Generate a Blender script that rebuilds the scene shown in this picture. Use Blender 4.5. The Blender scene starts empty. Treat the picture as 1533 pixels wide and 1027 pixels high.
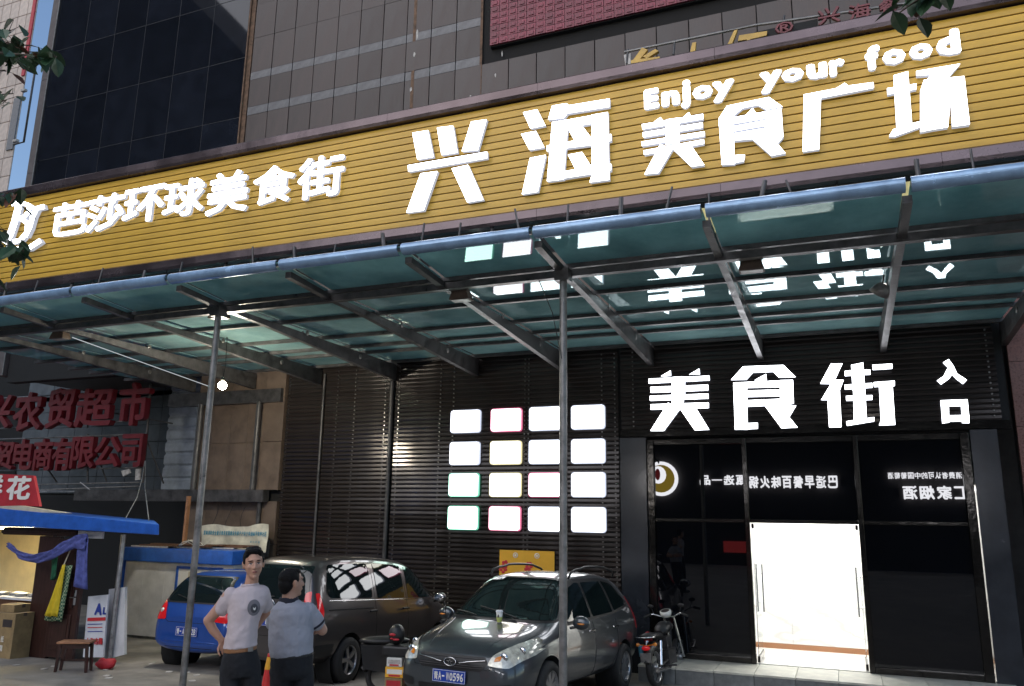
import bpy, bmesh, math, random
from mathutils import Vector, Matrix, Quaternion
from mathutils.bvhtree import BVHTree
random.seed(7)
S = bpy.context.scene
C = S.collection
R = math.radians
PI = math.pi

# ------------------------------------------------------------------ camera
AX = Vector((0.9258, 0.0680, 0.3717)); AY = Vector((0.3780, -0.2040, -0.9030)); AZ = Vector((0.0140, 0.9766, -0.2136))
FOC = 1187.2
_vx = (-2190 - 766.5, 731 - 513.5); _vz = (845 - 766.5, -4900 - 513.5)
FOC = math.sqrt(-(_vx[0]*_vz[0] + _vx[1]*_vz[1]))
AX = -Vector((_vx[0], -_vx[1], -FOC)).normalized(); AZ = Vector((_vz[0], -_vz[1], -FOC)).normalized(); AY = AZ.cross(AX)
EYE = Vector((0, 0, 2.4))
cam = bpy.data.cameras.new('camera'); camo = bpy.data.objects.new('camera', cam); C.objects.link(camo)
camo.matrix_world = Matrix(((AX.x, AX.y, AX.z, EYE.x), (AY.x, AY.y, AY.z, EYE.y), (AZ.x, AZ.y, AZ.z, EYE.z), (0, 0, 0, 1)))
cam.sensor_width = 36; cam.lens = 36*FOC/1533; cam.clip_start = 0.05; cam.clip_end = 2000
S.camera = camo

# ------------------------------------------------------------------ world, sun, exposure
W = bpy.data.worlds.new('World'); S.world = W; W.use_nodes = True
nt = W.node_tree; nt.nodes.clear()
sky = nt.nodes.new('ShaderNodeTexSky'); sky.sky_type = 'NISHITA'; sky.sun_disc = False
SUN_EL, SUN_ROT = R(32), R(205)
sky.sun_elevation = SUN_EL; sky.sun_rotation = SUN_ROT; sky.air_density = 1.0; sky.dust_density = 0.5; sky.ozone_density = 2.0
bg = nt.nodes.new('ShaderNodeBackground'); bg.inputs[1].default_value = 0.07
wo = nt.nodes.new('ShaderNodeOutputWorld')
nt.links.new(sky.outputs[0], bg.inputs[0]); nt.links.new(bg.outputs[0], wo.inputs[0])
sun = bpy.data.lights.new('sun', 'SUN'); sun.energy = 0.7; sun.angle = R(80); sun.color = (1, .93, .85)
suno = bpy.data.objects.new('sun', sun); C.objects.link(suno)
sd = Vector((math.sin(SUN_ROT)*math.cos(SUN_EL), math.cos(SUN_ROT)*math.cos(SUN_EL), math.sin(SUN_EL)))
suno.rotation_euler = sd.to_track_quat('Z', 'Y').to_euler()
S.view_settings.view_transform = 'Standard'; S.view_settings.look = 'None'
S.view_settings.exposure = 1.42; S.view_settings.gamma = 1
S.cycles.max_bounces = 7; S.cycles.transparent_max_bounces = 8
S.cycles.sample_clamp_indirect = 4.0

def at(px, py, Y):
    d = Vector((px - 766.5, -(py - 513.5), -FOC))
    w = Vector((AX.dot(d), AY.dot(d), AZ.dot(d)))
    return EYE + w*((Y - EYE.y)/w.y)
def GZ(y):                                        # the ground falls gently towards the building
    if y < 5.2: return 0.38
    if y < 8.2: return 0.38 - 0.30*(y - 5.2)/3.0
    if y < 14.8: return 0.081 - 0.045*(y - 8.2)
    return -0.216

# ------------------------------------------------------------------ materials
def mat(name, col, rough=0.5, metal=0.0, emis=0, ecol=None, nscale=0, namt=0.0, bump=0.0, bscale=30, coat=0, spec=0.5,
        stretch=(1, 1, 1), rvar=0.0, trans=0.0, col2=None, fine=0.0):
    m = bpy.data.materials.new(name); m.use_nodes = True
    n = m.node_tree.nodes; L = m.node_tree.links; b = n['Principled BSDF']
    b.inputs['Base Color'].default_value = (*col, 1); b.inputs['Roughness'].default_value = rough
    b.inputs['Metallic'].default_value = metal; b.inputs['Specular IOR Level'].default_value = spec
    b.inputs['Coat Weight'].default_value = coat; b.inputs['Coat Roughness'].default_value = 0.04
    b.inputs['Transmission Weight'].default_value = trans
    if emis:
        b.inputs['Emission Color'].default_value = (*(ecol or col), 1); b.inputs['Emission Strength'].default_value = emis
    if nscale or bump or rvar:
        tc = n.new('ShaderNodeTexCoord'); mp = n.new('ShaderNodeMapping'); mp.inputs['Scale'].default_value = stretch
        L.new(tc.outputs['Object'], mp.inputs[0])
    if nscale:
        nz = n.new('ShaderNodeTexNoise'); nz.inputs['Scale'].default_value = nscale; nz.inputs['Detail'].default_value = 7
        nz.inputs['Roughness'].default_value = 0.62
        L.new(mp.outputs[0], nz.inputs['Vector'])
        cr = n.new('ShaderNodeValToRGB'); cr.color_ramp.elements[0].position = 0.32; cr.color_ramp.elements[1].position = 0.7
        lo = col2 if col2 else tuple(c*(1 - namt) for c in col); hi = tuple(min(1, c*(1 + namt*0.6)) for c in col)
        cr.color_ramp.elements[0].color = (*lo, 1); cr.color_ramp.elements[1].color = (*hi, 1)
        L.new(nz.outputs[0], cr.inputs[0])
        # each object gets its own slight shift of tone
        oi = n.new('ShaderNodeObjectInfo'); mr = n.new('ShaderNodeMapRange'); mr.inputs[3].default_value = 1 - fine; mr.inputs[4].default_value = 1 + fine
        hs = n.new('ShaderNodeHueSaturation'); L.new(oi.outputs['Random'], mr.inputs[0]); L.new(mr.outputs[0], hs.inputs['Value'])
        L.new(cr.outputs[0], hs.inputs['Color']); L.new(hs.outputs[0], b.inputs['Base Color'])
        if rvar:
            m2 = n.new('ShaderNodeMapRange'); m2.inputs[1].default_value = .3; m2.inputs[2].default_value = .7
            m2.inputs[3].default_value = max(0.02, rough - rvar); m2.inputs[4].default_value = min(1, rough + rvar)
            L.new(nz.outputs[0], m2.inputs[0]); L.new(m2.outputs[0], b.inputs['Roughness'])
    if bump:
        bz = n.new('ShaderNodeTexNoise'); bz.inputs['Scale'].default_value = bscale; bz.inputs['Detail'].default_value = 4
        L.new(mp.outputs[0], bz.inputs['Vector'])
        bp = n.new('ShaderNodeBump'); bp.inputs['Strength'].default_value = bump; bp.inputs['Distance'].default_value = 0.02
        L.new(bz.outputs[0], bp.inputs['Height']); L.new(bp.outputs[0], b.inputs['Normal'])
    return m
def emat(name, col, s):
    m = bpy.data.materials.new(name); m.use_nodes = True; n = m.node_tree.nodes; n.clear()
    e = n.new('ShaderNodeEmission'); e.inputs[0].default_value = (*col, 1); e.inputs[1].default_value = s
    o = n.new('ShaderNodeOutputMaterial'); m.node_tree.links.new(e.outputs[0], o.inputs[0]); return m

M = {}
M['ground'] = mat('ground', (.27, .245, .21), .75, nscale=.9, namt=.68, bump=.35, bscale=9, rvar=.25)
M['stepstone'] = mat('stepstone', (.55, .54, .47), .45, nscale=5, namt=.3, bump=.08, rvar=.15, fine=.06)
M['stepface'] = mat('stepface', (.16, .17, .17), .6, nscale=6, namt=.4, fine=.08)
M['yellow'] = mat('yellow', (.60, .345, .034), .42, nscale=3, namt=.14, stretch=(.5, 1, 2), bump=.05, bscale=12, fine=.06)
M['sign_back'] = mat('sign_back', (.05, .03, .02), .8)
M['frame'] = mat('frame', (.115, .088, .094), .24, .7, nscale=1.3, namt=.35, bump=.28, bscale=2.2, rvar=.08, fine=.04)
M['steel'] = mat('steel', (.085, .08, .08), .42, .35, nscale=6, namt=.5, bump=.15, bscale=30, rvar=.15, fine=.1)
M['steel_light'] = mat('steel_light', (.24, .23, .22), .42, .5, nscale=7, namt=.45, bump=.12, rvar=.15)
M['galv'] = mat('galv', (.42, .42, .42), .38, .7, nscale=9, namt=.35, rvar=.12)
M['lip'] = mat('lip', (.28, .42, .60), .20, .30, nscale=4, namt=.3, stretch=(1, 1, 1), bump=.12, bscale=6, rvar=.1, fine=.05)  # sky reflected in the canopy edge is put into this light blue
M['tile'] = mat('tile', (.066, .048, .043), .5, nscale=3.5, namt=.4, stretch=(1.4, 1, .3), rvar=.12, fine=.2)
M['tile_band'] = mat('tile_band', (.14, .135, .14), .5, nscale=8, namt=.3, fine=.08)
M['tile_gap'] = mat('tile_gap', (.008, .007, .007), .9)
M['rust'] = mat('rust', (.15, .085, .05), .8, nscale=9, namt=.6)
M['patch'] = mat('patch', (.5, .47, .44), .8, nscale=14, namt=.4)
M['curtain'] = mat('curtain', (.010, .012, .018), .035, 0, nscale=2, namt=.3, bump=.02, bscale=.8, spec=.4, fine=.25)
M['mull'] = mat('mull', (.012, .013, .017), .6, .0)
M['edge_post'] = mat('edge_post', (.11, .09, .085), .5, nscale=5, namt=.25)
M['red_tile'] = mat('red_tile', (.20, .018, .04), .45, nscale=14, namt=.45, bump=.2, bscale=30, fine=.22)
M['yellow_tile'] = mat('yellow_tile', (.72, .60, .24), .6, nscale=8, namt=.3, fine=.1)
M['slat'] = mat('slat', (.036, .028, .025), .17, .35, nscale=3, namt=.3, stretch=(.5, 1, 1), bump=.16, bscale=5, rvar=.07, fine=.15)
M['slat_back'] = mat('slat_back', (.008, .008, .008), .8)
M['rivet'] = mat('rivet', (.22, .21, .2), .3, .9)
M['black_panel'] = mat('black_panel', (.022, .026, .034), .22, .1, nscale=2, namt=.3, rvar=.08)
M['black_frame'] = mat('black_frame', (.03, .028, .026), .12, .8, nscale=7, namt=.4, bump=.1, bscale=12)
M['door_glass'] = mat('door_glass', (.002, .0025, .004), .008, spec=.45)
M['leaf_glass'] = mat('leaf_glass', (.75, .8, .8), .02, trans=.95)
M['chrome'] = mat('chrome', (.75, .75, .76), .12, 1)
M['marble'] = mat('marble', (.8, .79, .76), .15, nscale=1.6, namt=.14, stretch=(1, 1, .5), fine=.02)
M['white_wall'] = mat('white_wall', (.8, .8, .78), .6)
M['floor_tile'] = mat('floor_tile', (.72, .71, .67), .15, nscale=5, namt=.08, fine=.03)
M['skirting'] = mat('skirting', (.32, .15, .07), .35)
M['led'] = emat('led', (.93, .95, 1.0), 3.0)
M['led_side'] = mat('led_side', (.45, .48, .58), .35, emis=.16, ecol=(.80, .86, 1), bump=.5, bscale=60)
M['ceil_light'] = emat('ceil_light', (1, .985, .95), 5.6)
M['granite'] = mat('granite', (.17, .07, .055), .3, nscale=28, namt=.5, rvar=.08, fine=.06)
M['brown_tile'] = mat('brown_tile', (.14, .10, .075), .5, nscale=3, namt=.35, rvar=.15, fine=.12)
M['panel_grey'] = mat('panel_grey', (.11, .125, .14), .5, .2, nscale=2, namt=.35, fine=.1)
M['corrug'] = mat('corrug', (.42, .46, .5), .5, .2, nscale=3, namt=.3)
M['red_letter'] = mat('red_letter', (.15, .012, .018), .4, nscale=5, namt=.25)
M['yellow_letter'] = mat('yellow_letter', (.55, .33, .05), .4, nscale=5, namt=.25)
M['blue_paint'] = mat('blue_paint', (.025, .12, .5), .32, nscale=6, namt=.25, bump=.08, bscale=8)
M['white_panel'] = mat('white_panel', (.74, .74, .75), .5, nscale=3, namt=.2, fine=.05)
M['white_print'] = mat('white_print', (.72, .74, .78), .45, nscale=5, namt=.12)
M['red_cloth'] = mat('red_cloth', (.50, .022, .035), .6, nscale=6, namt=.2)
M['print_white'] = mat('print_white', (.85, .82, .76), .6)
M['print_red'] = mat('print_red', (.6, .03, .04), .5)
M['print_blue'] = mat('print_blue', (.03, .06, .35), .5)
M['print_teal'] = mat('print_teal', (.06, .25, .36), .6)
M['print_dark'] = mat('print_dark', (.04, .03, .03), .6)
M['cream'] = mat('cream', (.62, .55, .40), .7, nscale=5, namt=.25)
M['interior'] = mat('interior', (.80, .66, .36), .7, nscale=3, namt=.12)
M['dark_wood'] = mat('dark_wood', (.045, .018, .014), .35, nscale=8, namt=.5, stretch=(3, 3, .5))
M['brown_wood'] = mat('brown_wood', (.14, .065, .035), .5, nscale=9, namt=.4, stretch=(2, 2, .5))
M['seat_wood'] = mat('seat_wood', (.42, .2, .1), .5, nscale=9, namt=.3)
M['carton'] = mat('carton', (.30, .21, .10), .75, nscale=6, namt=.3, fine=.12)
M['apron_y'] = mat('apron_y', (.75, .55, .02), .7, nscale=8, namt=.2)
M['cloth_green'] = mat('cloth_green', (.015, .12, .055), .8, nscale=14, namt=.6)
M['net'] = mat('net', (.10, .12, .38), .8, nscale=14, namt=.4)
M['poster'] = mat('poster', (.88, .46, .03), .5, nscale=3, namt=.08)
M['banner'] = mat('banner', (.62, .58, .47), .75, nscale=4, namt=.3)
M['rubber'] = mat('rubber', (.018, .018, .018), .75, nscale=20, namt=.3)
M['black_plastic'] = mat('black_plastic', (.014, .014, .015), .45)
M['alloy'] = mat('alloy', (.42, .42, .43), .28, .85, nscale=6, namt=.15)
M['car_glass'] = mat('car_glass', (.008, .014, .014), .02, spec=.75)
M['paint_grey'] = mat('paint_grey', (.066, .076, .084), .28, .5, coat=1, nscale=40, namt=.06)
M['paint_van'] = mat('paint_van', (.088, .077, .074), .28, .5, coat=1, nscale=40, namt=.06)
M['paint_blue'] = mat('paint_blue', (.015, .085, .40), .3, .3, coat=1, nscale=40, namt=.06)
M['lamp_red'] = mat('lamp_red', (.55, .012, .015), .1, coat=1, emis=.06, ecol=(1, .02, .03))
M['lamp_amber'] = mat('lamp_amber', (.8, .25, .02), .12, coat=1)
M['lamp_clear'] = mat('lamp_clear', (.80, .78, .66), .08, .25, coat=1, nscale=14, namt=.4)
M['plate_blue'] = mat('plate_blue', (.015, .06, .38), .4)
M['skin'] = mat('skin', (.52, .29, .20), .5, nscale=9, namt=.1, bump=.03, bscale=60)
M['lip_skin'] = mat('lip_skin', (.36, .12, .10), .45)
M['hair'] = mat('hair', (.006, .005, .005), .6, spec=.2, bump=.6, bscale=90, stretch=(3, 3, .6))
M['eye_white'] = mat('eye_white', (.42, .38, .36), .4)
M['tshirt'] = mat('tshirt', (.56, .48, .49), .85, nscale=3, namt=.1, bump=.55, bscale=7)
M['polo'] = mat('polo', (.35, .355, .40), .85, nscale=3, namt=.10, bump=.55, bscale=7)
M['navy'] = mat('navy', (.012, .013, .025), .8)
M['trousers'] = mat('trousers', (.010, .011, .014), .85, bump=.5, bscale=8)
M['belt'] = mat('belt', (.28, .13, .055), .5)
M['cone_red'] = mat('cone_red', (.65, .03, .03), .45, nscale=6, namt=.2)
M['cone_yellow'] = mat('cone_yellow', (.85, .42, .03), .4)
M['leaf'] = mat('leaf', (.030, .075, .028), .5, nscale=9, namt=.45, fine=.3)
M['leaf_dry'] = mat('leaf_dry', (.16, .06, .03), .6, nscale=9, namt=.4)
M['bark'] = mat('bark', (.09, .07, .05), .9, nscale=8, namt=.5, bump=.6, bscale=14)
M['cup'] = mat('cup', (.72, .72, .68), .2)
M['tea'] = mat('tea', (.50, .55, .16), .3)
M['lamp_box'] = mat('lamp_box', (.11, .075, .055), .6, nscale=8, namt=.3)
M['bulb'] = emat('bulb', (1, .93, .62), 90)
M['flood'] = emat('flood', (1, .97, .88), 12)
M['led_tube'] = emat('led_tube', (.9, .95, 1), .2)
M['tower_gap'] = mat('tower_gap', (.16, .11, .09), .8)
M['tower_tile'] = mat('tower_tile', (.62, .50, .42), .6, nscale=4, namt=.2, fine=.1)
M['opp_wall'] = mat('opp_wall', (.055, .05, .05), .7, nscale=.6, namt=.3)
M['opp_glass'] = mat('opp_glass', (.035, .035, .04), .4)
M['opp_text'] = emat('opp_text', (.95, .95, 1), 9.0)
M['opp_red'] = emat('opp_red', (1, .10, .10), .5)
M['opp_yellow'] = emat('opp_yellow', (.9, .62, .08), 1.5)

def marble():
    m = M['marble']; n = m.node_tree.nodes; L = m.node_tree.links; b = n['Principled BSDF']
    tc = n.new('ShaderNodeTexCoord'); mp = n.new('ShaderNodeMapping'); mp.inputs['Rotation'].default_value = (0, R(38), 0); mp.inputs['Scale'].default_value = (.55, 1, 1.6)
    wv = n.new('ShaderNodeTexWave'); wv.inputs['Scale'].default_value = .7; wv.inputs['Distortion'].default_value = 9; wv.inputs['Detail'].default_value = 4; wv.inputs['Detail Scale'].default_value = 1.6
    cr = n.new('ShaderNodeValToRGB'); cr.color_ramp.elements[0].position = 0; cr.color_ramp.elements[0].color = (.60, .59, .57, 1); cr.color_ramp.elements[1].position = .10; cr.color_ramp.elements[1].color = (.80, .79, .76, 1)
    L.new(tc.outputs['Object'], mp.inputs[0]); L.new(mp.outputs[0], wv.inputs['Vector']); L.new(wv.outputs[0], cr.inputs[0]); L.new(cr.outputs[0], b.inputs['Base Color'])
marble()
def canopy_glass():
    m = bpy.data.materials.new('canopy_glass'); m.use_nodes = True; n = m.node_tree.nodes; L = m.node_tree.links; n.clear()
    tc = n.new('ShaderNodeTexCoord'); nz = n.new('ShaderNodeTexNoise'); nz.inputs['Scale'].default_value = 1.1; nz.inputs['Detail'].default_value = 9; nz.inputs['Roughness'].default_value = .68
    L.new(tc.outputs['Object'], nz.inputs['Vector'])
    cr = n.new('ShaderNodeValToRGB'); cr.color_ramp.elements[0].position = .3; cr.color_ramp.elements[1].position = .72
    cr.color_ramp.elements[0].color = (.30, .52, .53, 1); cr.color_ramp.elements[1].color = (.62, .90, .88, 1)
    L.new(nz.outputs[0], cr.inputs[0])
    tr = n.new('ShaderNodeBsdfTranslucent'); df = n.new('ShaderNodeBsdfDiffuse'); gl = n.new('ShaderNodeBsdfGlossy'); gl.inputs['Roughness'].default_value = .012
    L.new(cr.outputs[0], tr.inputs[0]); L.new(cr.outputs[0], df.inputs[0]); gl.inputs[0].default_value = (.8, .95, .95, 1)
    a = n.new('ShaderNodeMixShader'); a.inputs[0].default_value = .3; L.new(tr.outputs[0], a.inputs[1]); L.new(df.outputs[0], a.inputs[2])
    fr = n.new('ShaderNodeFresnel'); fr.inputs[0].default_value = 2.1
    b = n.new('ShaderNodeMixShader'); L.new(fr.outputs[0], b.inputs[0]); L.new(a.outputs[0], b.inputs[1]); L.new(gl.outputs[0], b.inputs[2])
    o = n.new('ShaderNodeOutputMaterial'); L.new(b.outputs[0], o.inputs[0]); return m
M['canopy_glass'] = canopy_glass()

# ------------------------------------------------------------------ building blocks
WORLDSPACE = set()                                 # things whose parts are written in world coordinates
def link(o, parent=None):
    C.objects.link(o)
    if parent is not None:
        o.parent = parent
        if parent.name in WORLDSPACE: o.matrix_parent_inverse = Matrix.Translation(-Vector(parent.location))
    return o
def tag(o, label=None, cat=None, group=None, kind=None):
    if label: o['label'] = label
    if cat: o['category'] = cat
    if group: o['group'] = group
    if kind: o['kind'] = kind
    return o
def empty(name, loc=(0, 0, 0), rz=0, label=None, cat=None, group=None, world=False):
    o = bpy.data.objects.new(name, None); o.location = loc; o.rotation_euler = (0, 0, rz); o.empty_display_size = .2
    C.objects.link(o)
    if world: WORLDSPACE.add(o.name)
    return tag(o, label, cat, group)

class MB:
    def __init__(s): s.v = []; s.f = []; s.smooth = []
    def add(s, v, f, smooth=False):
        b = len(s.v); s.v += [tuple(p) for p in v]; s.f += [tuple(i + b for i in q) for q in f]; s.smooth += [smooth]*len(f); return s
    def box(s, x0, x1, y0, y1, z0, z1, mtx=None):
        v = [Vector(p) for p in ((x0, y0, z0), (x1, y0, z0), (x1, y1, z0), (x0, y1, z0), (x0, y0, z1), (x1, y0, z1), (x1, y1, z1), (x0, y1, z1))]
        if mtx: v = [mtx @ p for p in v]
        return s.add(v, [(0, 3, 2, 1), (4, 5, 6, 7), (0, 1, 5, 4), (1, 2, 6, 5), (2, 3, 7, 6), (3, 0, 4, 7)])
    def hexa(s, v): return s.add(v, [(0, 3, 2, 1), (4, 5, 6, 7), (0, 1, 5, 4), (1, 2, 6, 5), (2, 3, 7, 6), (3, 0, 4, 7)])
    def tube(s, pts, r, n=8, cap=True):
        pts = [Vector(p) for p in pts]; rs = r if isinstance(r, (list, tuple)) else [r]*len(pts)
        up = None; rings = []
        for i, p in enumerate(pts):
            d = (pts[min(i+1, len(pts)-1)] - pts[max(i-1, 0)]).normalized()
            if up is None: up = Vector((0, 0, 1)) if abs(d.z) < .9 else Vector((1, 0, 0))
            a = d.cross(up).normalized(); b = a.cross(d).normalized(); up = b
            rings.append([p + (a*math.cos(2*PI*k/n) + b*math.sin(2*PI*k/n))*rs[i] for k in range(n)])
        v = [q for g in rings for q in g]; f = []
        for i in range(len(pts) - 1):
            for k in range(n): f.append((i*n+k, i*n+(k+1) % n, (i+1)*n+(k+1) % n, (i+1)*n+k))
        s.add(v, f, True)
        if cap: s.add(rings[0], [tuple(range(n))[::-1]]); s.add(rings[-1], [tuple(range(n))])
        return s
    def lathe(s, prof, n=24, axis='Z', o=(0, 0, 0), mtx=None):
        v = []
        for r, h in prof:
            for k in range(n):
                a = 2*PI*k/n; c, d = r*math.cos(a), r*math.sin(a)
                p = {'Z': (c, d, h), 'Y': (c, h, d), 'X': (h, c, d)}[axis]; p = Vector(p) + Vector(o); v.append(mtx @ p if mtx else p)
        f = []
        for i in range(len(prof) - 1):
            for k in range(n): f.append((i*n+k, i*n+(k+1) % n, (i+1)*n+(k+1) % n, (i+1)*n+k))
        return s.add(v, f, True)
    def ball(s, c, r, n=10, m=6):
        r = r if isinstance(r, (tuple, list)) else (r, r, r); v = [Vector(c) + Vector((0, 0, -r[2]))]
        for j in range(1, m):
            t = -PI/2 + PI*j/m
            for k in range(n): a = 2*PI*k/n; v.append(Vector(c) + Vector((r[0]*math.cos(t)*math.cos(a), r[1]*math.cos(t)*math.sin(a), r[2]*math.sin(t))))
        v.append(Vector(c) + Vector((0, 0, r[2]))); f = []
        for k in range(n): f.append((0, 1+(k+1) % n, 1+k)); f.append((len(v)-1, len(v)-1-n+k, len(v)-1-n+(k+1) % n))
        for j in range(m-2):
            for k in range(n): a = 1+j*n; f.append((a+k, a+(k+1) % n, a+n+(k+1) % n, a+n+k))
        return s.add(v, f, True)
    def prism(s, poly, d):                       # poly: 3D points, d: depth vector
        d = Vector(d); n = len(poly); v = [Vector(p) for p in poly] + [Vector(p) + d for p in poly]
        return s.add(v, [tuple(range(n))[::-1], tuple(range(n, 2*n))] + [(i, (i+1) % n, n+(i+1) % n, n+i) for i in range(n)])
    def loft(s, rings, cap=True, smooth=True):
        n = len(rings[0]); v = [q for g in rings for q in g]; f = []
        for i in range(len(rings)-1):
            for k in range(n): f.append((i*n+k, i*n+(k+1) % n, (i+1)*n+(k+1) % n, (i+1)*n+k))
        s.add(v, f, smooth)
        if cap: s.add(rings[0], [tuple(range(n))[::-1]]); s.add(rings[-1], [tuple(range(n))])
        return s
    def mesh(s, name, m=None):
        me = bpy.data.meshes.new(name); me.from_pydata(s.v, [], s.f); me.polygons.foreach_set('use_smooth', s.smooth)
        if m: me.materials.append(m)
        bm = bmesh.new(); bm.from_mesh(me); bmesh.ops.recalc_face_normals(bm, faces=bm.faces); bm.to_mesh(me); bm.free()
        me.update(); return me
    def build(s, name, m=None, parent=None, label=None, loc=None, bevel=0):
        o = bpy.data.objects.new(name, s.mesh(name, m)); link(o, parent)
        if loc: o.location = loc
        if label: o['label'] = label
        if bevel:
            b = o.modifiers.new('bevel', 'BEVEL'); b.width = bevel; b.segments = 2; b.limit_method = 'ANGLE'
        return o
def inst(name, me, parent, loc, rot=(0, 0, 0), sc=(1, 1, 1)):
    o = bpy.data.objects.new(name, me); link(o, parent); o.location = loc; o.rotation_euler = rot; o.scale = sc; return o
def copy_tree(o, parent=None):
    c = o.copy(); C.objects.link(c); c.parent = parent
    for ch in list(o.children): copy_tree(ch, c)
    return c

_tc = {}
def glyph(ch, bold):
    """outline character as (verts in 0..1 of its own box, faces, side edges) laid out as shifted copies that thicken the strokes"""
    k = (ch, bold)
    if k in _tc: return _tc[k]
    cu = bpy.data.curves.new('t', 'FONT'); cu.body = ch; cu.size = 1; cu.resolution_u = 2
    o = bpy.data.objects.new('t', cu); C.objects.link(o)
    dg = bpy.context.evaluated_depsgraph_get(); dg.update()
    me = o.evaluated_get(dg).to_mesh()
    v = [tuple(q.co) for q in me.vertices]; f = [tuple(p.vertices) for p in me.polygons]
    o.evaluated_get(dg).to_mesh_clear(); bpy.data.objects.remove(o); bpy.data.curves.remove(cu)
    if not v: _tc[k] = None; return None
    e = set()
    for p in f:
        for i in range(len(p)):
            q = (p[i], p[(i+1) % len(p)])
            if (q[1], q[0]) in e: e.discard((q[1], q[0]))
            else: e.add(q)
    sh = [(0, 0)]
    if bold >= .02: sh += [(bold*math.cos(2*PI*i/8), bold*math.sin(2*PI*i/8)) for i in range(8)]
    elif bold > 0: sh += [(bold, bold*.4), (-bold, -bold*.4), (bold*.4, -bold), (-bold*.4, bold)]
    V = []; F = []; E = []
    for n_, (a, b) in enumerate(sh):
        k0 = len(V); V += [(p[0]+a, p[1]+b, n_) for p in v]; F += [tuple(i+k0 for i in p) for p in f]; E += [(p+k0, q+k0) for p, q in e]
    x0 = min(p[0] for p in V); x1 = max(p[0] for p in V); y0 = min(p[1] for p in V); y1 = max(p[1] for p in V)
    _tc[k] = ([((p[0]-x0)/(x1-x0), (p[1]-y0)/(y1-y0), p[2]) for p in V], F, E); return _tc[k]
def text_mesh(mb, txt, bold, org, ex, ez, nrm, depth=0.0):
    """fit text to the parallelogram org + u*ex + v*ez, thickened along nrm"""
    g = glyph(txt, bold)
    if not g: return
    org, ex, ez, nrm = Vector(org), Vector(ex), Vector(ez), Vector(nrm)
    v = [org + ex*a + ez*b for a, b, _ in g[0]]; lift = .0004 if depth < .02 else .0007
    if depth <= 0: mb.add([p + nrm*(.003 + q[2]*lift) for p, q in zip(v, g[0])], g[1]); return
    fr = [p + nrm*(depth + q[2]*lift) for p, q in zip(v, g[0])]
    mb.add(fr, g[1])
    return [(v[a], v[c], fr[c], fr[a]) for a, c in g[2]]
def letter3d(name, txt, bold, org, ex, ez, nrm, depth, mface, mside, parent, label=None):
    mb = MB(); sides = text_mesh(mb, txt, bold, org, ex, ez, nrm, depth); nf = len(mb.f)
    for q in sides or []: mb.add(q, [(0, 1, 2, 3)])
    me = bpy.data.meshes.new(name); me.from_pydata(mb.v, [], mb.f); me.materials.append(mface); me.materials.append(mside)
    for i, p in enumerate(me.polygons): p.material_index = 0 if i < nf else 1
    o = bpy.data.objects.new(name, me); link(o, parent)
    if label: o['label'] = label
    return o
def strokes3d(name, polys, conv, depth, mface, mside, parent, nrm=Vector((0, -1, 0))):
    """a built-up letter: outline strokes mapped by conv, each a solid of the given depth"""
    mb = MB(); ids = []
    for i, poly in enumerate(polys):
        b = [conv(*p) for p in poly]; d = nrm*(.0012*i); n = len(b)
        mb.add([p - nrm*depth for p in b] + [p + d for p in b], [tuple(range(n, 2*n)), tuple(range(n))[::-1]] + [(k, (k+1) % n, n+(k+1) % n, n+k) for k in range(n)]); ids += [0, 1] + [1]*n
    me = bpy.data.meshes.new(name); me.from_pydata(mb.v, [], mb.f); me.materials.append(mface); me.materials.append(mside)
    for p, k in zip(me.polygons, ids): p.material_index = k
    bm = bmesh.new(); bm.from_mesh(me); bmesh.ops.triangulate(bm, faces=[f for f in bm.faces if len(f.verts) > 4], quad_method='BEAUTY', ngon_method='EAR_CLIP'); bm.to_mesh(me); bm.free()
    o = bpy.data.objects.new(name, me); link(o, parent); return o
XN = Vector((1, 0, 0)); ZN = Vector((0, 0, 1)); FN = Vector((0, -1, 0))

# ================================================================== THE SETTING
def ground():
    ys = [-300, -60, -20, -8, 0, 5.2] + [5.2 + .5*i for i in range(1, 7)] + [10, 12, 14.8, 20, 60, 300]
    xs = [-300, -80, -40, -25, -18, -14, -10, -6, -3, 0, 3, 6, 12, 30, 80, 300]
    v = [(x, y, GZ(y)) for y in ys for x in xs]; n = len(xs)
    f = [(j*n+i, j*n+i+1, (j+1)*n+i+1, (j+1)*n+i) for j in range(len(ys)-1) for i in range(n-1)]
    tag(MB().add(v, f, True).build('ground', M['ground']), kind='structure')
ground()

FY = 14.3                                         # plane of the shop front
# ---- the step in front of the doors: slabs and risers
st = empty('entrance_step', (-.5, 13.3, -.2), label='low pale stone step along the foot of the black glass shop doors', cat='step', world=True)
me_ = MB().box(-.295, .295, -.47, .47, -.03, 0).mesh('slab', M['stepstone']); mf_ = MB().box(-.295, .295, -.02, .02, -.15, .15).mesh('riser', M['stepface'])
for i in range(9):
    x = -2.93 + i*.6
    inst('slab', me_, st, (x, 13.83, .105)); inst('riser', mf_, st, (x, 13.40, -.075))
MB().box(-3.23, 2.47, 13.42, 14.34, -.3, .07).build('core', M['stepface'], st)

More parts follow.
